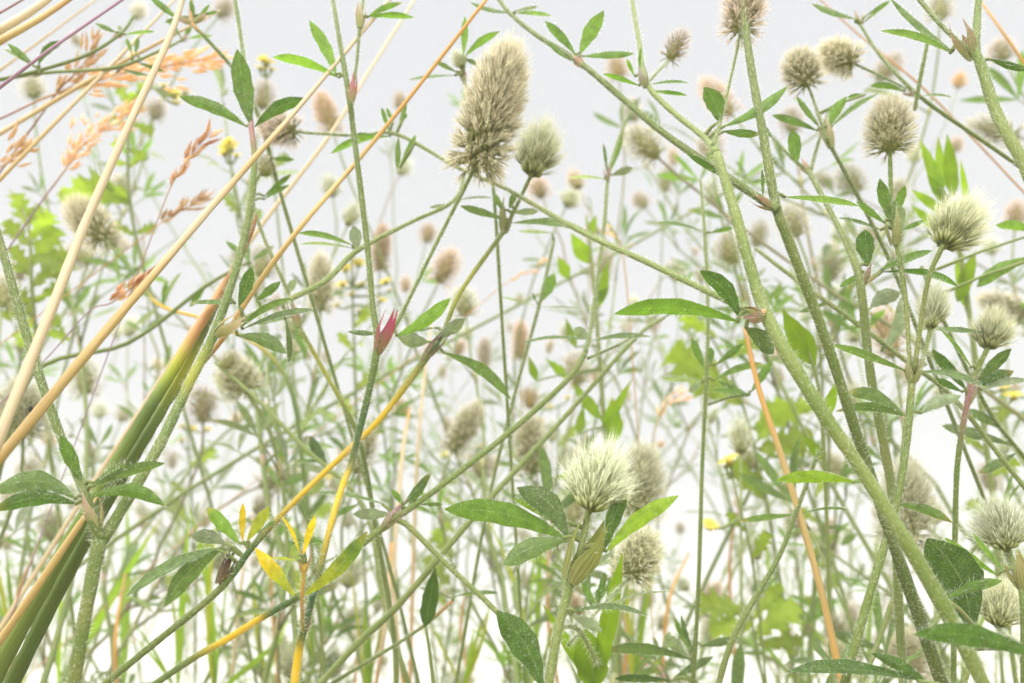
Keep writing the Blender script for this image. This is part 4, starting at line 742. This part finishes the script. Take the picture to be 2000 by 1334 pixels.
herb('strap-leaved bright green herb behind the round woolly head', [(1930, 900, 15, 12), (1880, 520, 15, 12), (1845, 390, 15, 9), (1835, 365, 15, 6)],
     [(1840, 385, 1795, 270, 22), (1838, 380, 1832, 265, 18), (1862, 385, 1850, 262, 24), (1850, 400, 1810, 340, 20), (1870, 590, 1905, 490, 26), (1860, 470, 1780, 400, 20), (1850, 420, 1780, 370, 18), (1885, 600, 1865, 500, 18), (1890, 420, 1875, 310, 12)], 'strap')
herb('wide upright green blades behind the low white clover', [(1170, 1372, 11, 10), (1160, 1340, 11, 10)], [(1165, 1345, 1140, 1222, 62, 'b'), (1160, 1345, 1215, 1080, 34, 'b'), (1165, 1345, 1060, 1180, 24, 'b')], 'strap')
herb('green strap leaf hanging beside the crossing diagonal stems', [(850, 1372, 12, 10), (840, 1280, 12, 8), (832, 1225, 12, 7)], [(830, 1225, 850, 1108, 32, 'd')], 'strap')
G4 = 'narrow bright grass tufts low in the meadow'
for x in [30, 120, 240, 345, 420, 520, 620, 720, 905, 1040, 1240, 1570, 1700, 1880]:
    d = R.uniform(18, 34); n = R.randint(4, 6)
    herb('tuft of %d narrow yellow-green grass blades by the %s' % (n, landmark(x, 1250)), [(x, 1372, d, 6), (x+3, 1350, d, 6)],
         [(x+R.uniform(-6, 6), 1352, x+R.gauss(0, 70), R.uniform(940, 1270), R.uniform(5, 12), R.choice(['b', 'b', 'yg', 'b'])) for _ in range(n)], 'strap', G4, 'grass_tuft', 'grass')

# ------------------------------------------------------------------ clovers standing further back
PET = []
for i, L in enumerate((.004, .007, .011)):
    mb = MB(); tube(mb, [Vector((0, 0, 0)), Vector((0, L*.5, L*.06)), Vector((0, L, 0))], [.00035, .00025, .0002], [CK['l']]*3, 5)
    me = mb.mesh('leaf'); me.materials.append(M['stem']); PET.append((L, me))
STIP = []
for c in ((.36, .24, .20), (.30, .31, .14), (.34, .30, .18)):
    mb = MB()
    tube(mb, [Vector((0, 0, z)) for z in (-.001, .0008, .0022, .0034, .005)], [.0005, .0008, .0009, .0005, .0001], [(.28, .3, .12), (.3, .3, .13), c, c, c], 7)
    me = mb.mesh('stipule'); me.materials.append(M['stem']); STIP.append(me)
def trio(root, p, out, kind, scale=1.):
    L, me = R.choice(PET); o = link('leaf', me, root)
    n = (Vector((0, 0, 1))+rvec()*.5); n = (n-out*n.dot(out)).normalized()
    o.matrix_local = Matrix.Translation(p-root.location) @ orient(out, n)
    sz = R.uniform(.010, .018)*scale; sp = R.uniform(.6, 1.15)
    for a in (-sp, 0, sp):
        a2 = a+R.uniform(-.2, .2); d = Vector((math.sin(a2), math.cos(a2), R.uniform(-.15, .35))).normalized()
        q = link('leaflet', shared_leaf(kind, R.randrange(6)), o)
        q.matrix_local = Matrix.Translation((0, L, 0)) @ orient(d, Vector((R.uniform(-.4, .4), -.2, 1))) @ Matrix.Scale(sz*R.uniform(.8, 1.1), 4)
WR = {'o': .0105, 'g': .0112, 'c': .0095, 'b': .0115, 'p': .0110}
TINTN = ['olive', 'pinkish', 'rusty', 'pale greenish', 'orange']
KINDN = {'o': 'egg-shaped', 'g': 'round', 'c': 'long cylindrical', 'b': 'brush-like', 'p': 'white-haired'}
def back_clover(x, y, w, h, ang=90, kind='o', tint=0, lean=None, leafy=1., wr=None, stem=None, far=False):
    d = min(.8, max(.12, FPX*(wr or WR[kind]*R.uniform(.93, 1.07))/w)); a = math.radians(ang)
    ax = (RT*math.cos(a)+UP*math.sin(a)+FW*R.uniform(-.25, .35)).normalized()
    ln = h*d/FPX; c = P(x, y, d); base = c-ax*ln/2; H = base.z
    hz = Vector((ax.x, ax.y, 0)); off = -hz*H*R.uniform(.25, .5)+Vector((R.gauss(0, .38), R.gauss(0, .2), 0))*H
    if lean is not None: off = Vector((lean*H, R.gauss(0, .1)*H, 0))
    G = Vector((base.x+off.x, max(.14, base.y+off.y), -.001))
    til = 'upright' if abs(ang-90) < 9 else 'tilted'; sz = 'tiny' if w < 33 else 'small' if w < 50 else 'plump' if w > 80 else 'mid-sized'
    kd = R.choice(['g', 'h', 'gr', 'l', 'h'])
    lab = '%s %s %s %s clover head, %s leaflets, by the %s' % (sz, til, TINTN[tint], KINDN[kind], {'g': 'green', 'h': 'dull green', 'gr': 'silvery', 'l': 'light green'}[kd], landmark(x, y))
    root = thing('clover_plant', lab, 'clover', (G.x, G.y, 0), 'clovers standing further back')
    c1 = base-ax*H*.3; c2 = G+Vector((R.gauss(0, .08)*H, R.gauss(0, .08)*H, H*.4))
    pts = []; n = 22; ph = R.uniform(0, 6); zz = R.uniform(.004, .012)*H
    for i in range(n+1):
        s = i/n; p = G*(1-s)**3+c2*3*s*(1-s)**2+c1*3*s*s*(1-s)+(base+ax*ln*.04)*s**3
        k = zz*math.sin(math.pi*s)*(1 if i % 8 < 4 else -1)
        pts.append(p+Vector((math.cos(ph), math.sin(ph), 0))*k)
    g0 = lerp(CK['g'], CK['l'], R.random()); g1 = CK['l'] if R.random() < .8 else lerp(CK['l'], CK['p'], .45)
    mb = MB(); tube(mb, [p-root.location for p in pts], [.00078-.00040*i/n for i in range(n+1)], [lerp(g0, g1, (i/n)**2) for i in range(n+1)], 6)
    mb.build('stem', M['stem'], root)
    add_head(root, base, ax, ln, w*d/FPX, kind, tint, w > 85)
    az = R.uniform(0, 6.28)
    fr = [s for s in (.42, .56, .68, .80, .9) if R.random() < .66*leafy]
    for s in fr:
        i = min(n-1, max(1, int(s*n+R.uniform(-1, 1)))); p = pts[i]; td = (pts[i+1]-pts[i-1]).normalized(); az += 2.4+R.uniform(-.5, .5)
        o = link('stipule', R.choice(STIP), root); o.matrix_local = Matrix.Translation(p-root.location) @ Vector((0, 0, 1)).rotation_difference(td).to_matrix().to_4x4()
        out = (Vector((math.cos(az), math.sin(az), 0))+td*R.uniform(.3, 1.1)).normalized(); trio(root, p, out, kd, .9 if far else 1.)
        if R.random() < .45: trio(root, p, (Vector((-math.cos(az), -math.sin(az), 0))+td*R.uniform(.4, 1.2)).normalized(), kd, .75)
        if R.random() < .42 and s < .85:     # side shoot with its own leaves and a small head or bud
            bd = (Vector((math.cos(az+.6), math.sin(az+.6), 0))*.8+td).normalized(); Lb = R.uniform(.025, .055); m_ = p+bd*Lb*.5; e = p+bd*Lb+Vector((0, 0, Lb*.25))
            b = MB(); tube(b, [p-root.location, m_-root.location, e-root.location], [.0004, .00035, .0003], [g1]*3, 6); b.build('branch', M['stem'], root)
            trio(root, m_, (bd+rvec()*.6).normalized(), kd, .8)
            if R.random() < .6: add_head(root, e, (bd+Vector((0, 0, .8))).normalized(), R.uniform(.007, .011), R.uniform(.006, .009), 'b' if R.random() < .5 else 'o', tint)
            else: trio(root, e, bd, kd, .8)
    return root
HEADS = [(272, 20, 36, 44, 70, 'b', 1), (440, 16, 46, 50, 60, 'o', 1), (65, 170, 54, 50, 95, 'g', 0), (305, 213, 48, 46, 90, 'o', 1), (237, 363, 48, 50, 120, 'o', 0), (155, 500, 60, 62, 160, 'o', 0),
 (637, 220, 52, 90, 110, 'c', 2), (515, 185, 60, 60, 80, 'g', 1), (780, 195, 30, 34, 80, 'o', 2), (645, 362, 45, 48, 100, 'b', 0), (790, 325, 40, 42, 60, 'b', 3), (895, 113, 30, 32, 100, 'b', 3),
 (745, 485, 44, 92, 85, 'c', 2), (836, 455, 40, 42, 80, 'o', 2), (872, 520, 60, 76, 65, 'o', 2), (905, 590, 66, 64, 100, 'p', 0), (626, 552, 60, 118, 92, 'c', 0), (512, 512, 66, 70, 95, 'g', 0), (792, 555, 28, 32, 90, 'o', 2), (540, 590, 32, 36, 90, 'o', 1), (572, 680, 30, 34, 90, 'o', 2),
 (1205, 132, 54, 50, 100, 'g', 2), (1400, 190, 58, 100, 125, 'o', 2), (1235, 215, 46, 50, 100, 'o', 1), (1256, 280, 72, 88, 140, 'o', 0), (1315, 306, 26, 36, 95, 'o', 2), (1388, 285, 64, 64, 90, 'o', 1), (1300, 350, 38, 50, 90, 'o', 0), (1390, 370, 40, 54, 88, 'b', 3), (1052, 368, 50, 44, 110, 'o', 2), (1116, 386, 50, 46, 60, 'b', 0),
 (1736, 132, 56, 66, 50, 'o', 1), (1545, 235, 56, 56, 90, 'o', 1), (1660, 350, 62, 68, 125, 'o', 0), (1606, 352, 40, 44, 150, 'o', 0), (1940, 255, 62, 112, 165, 'o', 0), (1786, 300, 36, 40, 90, 'b', 0), (1835, 12, 60, 60, 90, 'g', 0), (1955, 98, 58, 50, 100, 'o', 1), (1874, 156, 32, 36, 80, 'b', 4), (1545, 432, 68, 70, 110, 'o', 0), (1985, 420, 48, 60, 80, 'o', 2), (1868, 282, 30, 30, 90, 'o', 2),
 (42, 800, 96, 116, 92, 'p', 0), (165, 735, 62, 78, 95, 'p', 0), (45, 665, 46, 52, 90, 'b', 3), (255, 638, 38, 44, 88, 'b', 0), (228, 648, 28, 32, 90, 'b', 3), (462, 735, 90, 80, 125, 'p', 0), (396, 790, 66, 76, 88, 'o', 1), (195, 800, 36, 36, 90, 'b', 3), (245, 806, 42, 40, 70, 'b', 1), (96, 855, 34, 40, 90, 'b', 2), (176, 892, 42, 44, 90, 'b', 3),
 (908, 835, 62, 112, 62, 'c', 0), (1016, 665, 38, 78, 88, 'c', 2), (946, 690, 34, 62, 90, 'c', 1), (910, 650, 34, 34, 120, 'b', 3), (1125, 720, 62, 70, 100, 'p', 1), (1275, 630, 34, 30, 110, 'o', 2), (1318, 526, 50, 46, 90, 'b', 1), (1424, 486, 66, 66, 110, 'o', 0), (1482, 456, 46, 56, 80, 'o', 0), (1180, 515, 42, 64, 90, 'o', 1), (1238, 588, 26, 26, 90, 'b', 0), (1524, 690, 32, 34, 90, 'o', 2), (1036, 868, 74, 116, 92, 'c', 0), (1110, 890, 54, 54, 85, 'b', 3), (938, 902, 62, 66, 95, 'o', 0), (1225, 770, 22, 28, 90, 'o', 1), (1078, 840, 40, 50, 90, 'b', 3),
 (1622, 515, 60, 74, 90, 'o', 0), (1632, 570, 38, 34, 90, 'b', 3), (1732, 650, 70, 106, 95, 'o', 2), (1965, 600, 62, 130, 165, 'c', 0), (1935, 480, 40, 40, 90, 'b', 3),
 (56, 925, 58, 70, 92, 'o', 0), (98, 1025, 54, 64, 90, 'o', 0), (546, 935, 64, 84, 20, 'o', 0), (682, 1112, 70, 72, 88, 'b', 0), (545, 1255, 48, 62, 95, 'b', 1), (568, 1290, 62, 66, 90, 'b', 0), (652, 1290, 60, 68, 88, 'b', 3), (706, 1202, 38, 56, 85, 'b', 3), (400, 1012, 36, 40, 90, 'b', 1), (345, 1000, 26, 30, 90, 'b', 0), (1250, 940, 108, 142, 82, 'p', 0), (1102, 990, 56, 54, 85, 'b', 3), (1264, 1166, 42, 42, 85, 'o', 0), (1245, 1295, 60, 56, 85, 'o', 2), (1385, 1235, 42, 54, 92, 'p', 0), (1392, 1160, 48, 52, 60, 'o', 2), (1628, 912, 66, 56, 90, 'g', 0), (1552, 1022, 48, 62, 92, 'o', 1), (1768, 985, 112, 168, 78, 'p', 0), (1775, 1275, 92, 92, 92, 'o', 0), (1636, 1240, 60, 78, 92, 'o', 0), (1664, 1200, 38, 46, 88, 'o', 1), (904, 1322, 60, 44, 90, 'b', 3), (1655, 1040, 28, 34, 90, 'b', 3), (1622, 1028, 22, 38, 92, 'o', 2), (140, 960, 34, 40, 90, 'b', 3), (480, 1225, 40, 44, 90, 'o', 0), (20, 960, 40, 50, 90, 'o', 1), (1325, 1330, 40, 40, 90, 'b', 1), (1900, 1290, 50, 50, 90, 'b', 3), (500, 560, 30, 34, 90, 'o', 1), (1000, 960, 30, 34, 90, 'b', 3), (860, 960, 28, 34, 90, 'o', 1), (1440, 980, 24, 26, 90, 'b', 2), (1960, 870, 36, 40, 80, 'b', 3)]
R.seed(5)
for hrow in HEADS: back_clover(*hrow)
for i in range(34):                # small far clovers filling the foot of the meadow
    x = (i+.5)/34*2080-40+R.uniform(-25, 25); y = R.uniform(900, 1320); w_ = R.uniform(20, 36)
    back_clover(x, y, w_, w_*R.uniform(.95, 1.4), R.gauss(90, 18), R.choice('oobgc'), R.choice((0, 1, 1, 2, 3, 3)), leafy=1.15, far=True)

for i in range(30):
    x = (i+.5)/30*2000+R.uniform(-40, 40); y = R.uniform(440, 900); w_ = R.uniform(19, 30)
    back_clover(x, y, w_, w_*R.uniform(.95, 1.5), R.gauss(90, 25), R.choice('oopbc'), R.choice((0, 1, 1, 2, 3)), leafy=1.0, far=True)

# ------------------------------------------------------------------ beetle on the white head at the straw
def beetle():
    c = P(61, 800, .118); root = thing('beetle', 'tiny black beetle on a white clover head beside the thick straw', 'beetle', c)
    u = RT; f = (UP*.9-RT*.3).normalized(); n = f.cross(u).normalized()
    mb = MB(); tube(mb, [f*x*.001 for x in (-.55, -.4, -.1, .2, .4)], [.0001, .0003, .0004, .00034, .0002], [(.012, .011, .012)]*5, 8); mb.build('body', M['petal'], root)
    mb = MB(); tube(mb, [f*x*.001 for x in (.4, .5, .65)], [.0002, .00022, .00006], [(.01, .01, .01)]*3, 8); mb.build('head', M['petal'], root)
    for s in (-1, 1):
        for k in (-.25, .05, .3):
            mb = MB(); side = f.cross(n).normalized()*s; a = f*k*.001
            tube(mb, [a, a+side*.0005+n*.0001, a+side*.0008-n*.0003], [.00006, .00005, .00003], [(.01, .01, .01)]*3, 5); mb.build('leg', M['petal'], root)
beetle()
# ------------------------------------------------------------------ short turf on the ground (below the picture)
tm = MB()
for i in range(5200):
    r = .07+1.1*R.random()**.6; a = R.uniform(0, 6.283); b = Vector((r*math.cos(a), r*math.sin(a), -.001)); h = R.uniform(.012, .045)
    if r < .16: h *= .5
    d = (Vector((R.gauss(0, .3), R.gauss(0, .3), 1))).normalized(); c = lerp((.10, .16, .03), (.4, .32, .16), R.random()**2)
    hair(tm, b, d, h, .0016, c, c)
to = tm.build('turf', M['broad'], smooth=False); to['kind'] = 'stuff'; to['label'] = 'short grass turf under the clovers'; to['category'] = 'grass'
scene.render.resolution_x = 1024; scene.render.resolution_y = 683
# ------------------------------------------------------------------ thin scattering volume, added to imitate veiling glare of the lens
hz = MB()
for x in (-402, 402):
    for y in (-402, 402):
        for z in (-9.2, .48): hz.vert((x, y, z), (1, 1, 1))
hz.f = [(0, 1, 3, 2), (4, 6, 7, 5), (0, 4, 5, 1), (2, 3, 7, 6), (0, 2, 6, 4), (1, 5, 7, 3)]
hm = bpy.data.materials.new('glare_volume'); hm.use_nodes = True; n_ = hm.node_tree.nodes; n_.clear()
ho_ = n_.new('ShaderNodeOutputMaterial'); pv = n_.new('ShaderNodeVolumePrincipled')
pv.inputs['Color'].default_value = (.99, .99, .98, 1); pv.inputs['Density'].default_value = .19; pv.inputs['Anisotropy'].default_value = .0
hm.node_tree.links.new(pv.outputs['Volume'], ho_.inputs['Volume'])
hob = hz.build('glare_veil', hm, smooth=False); hob['kind'] = 'stuff'
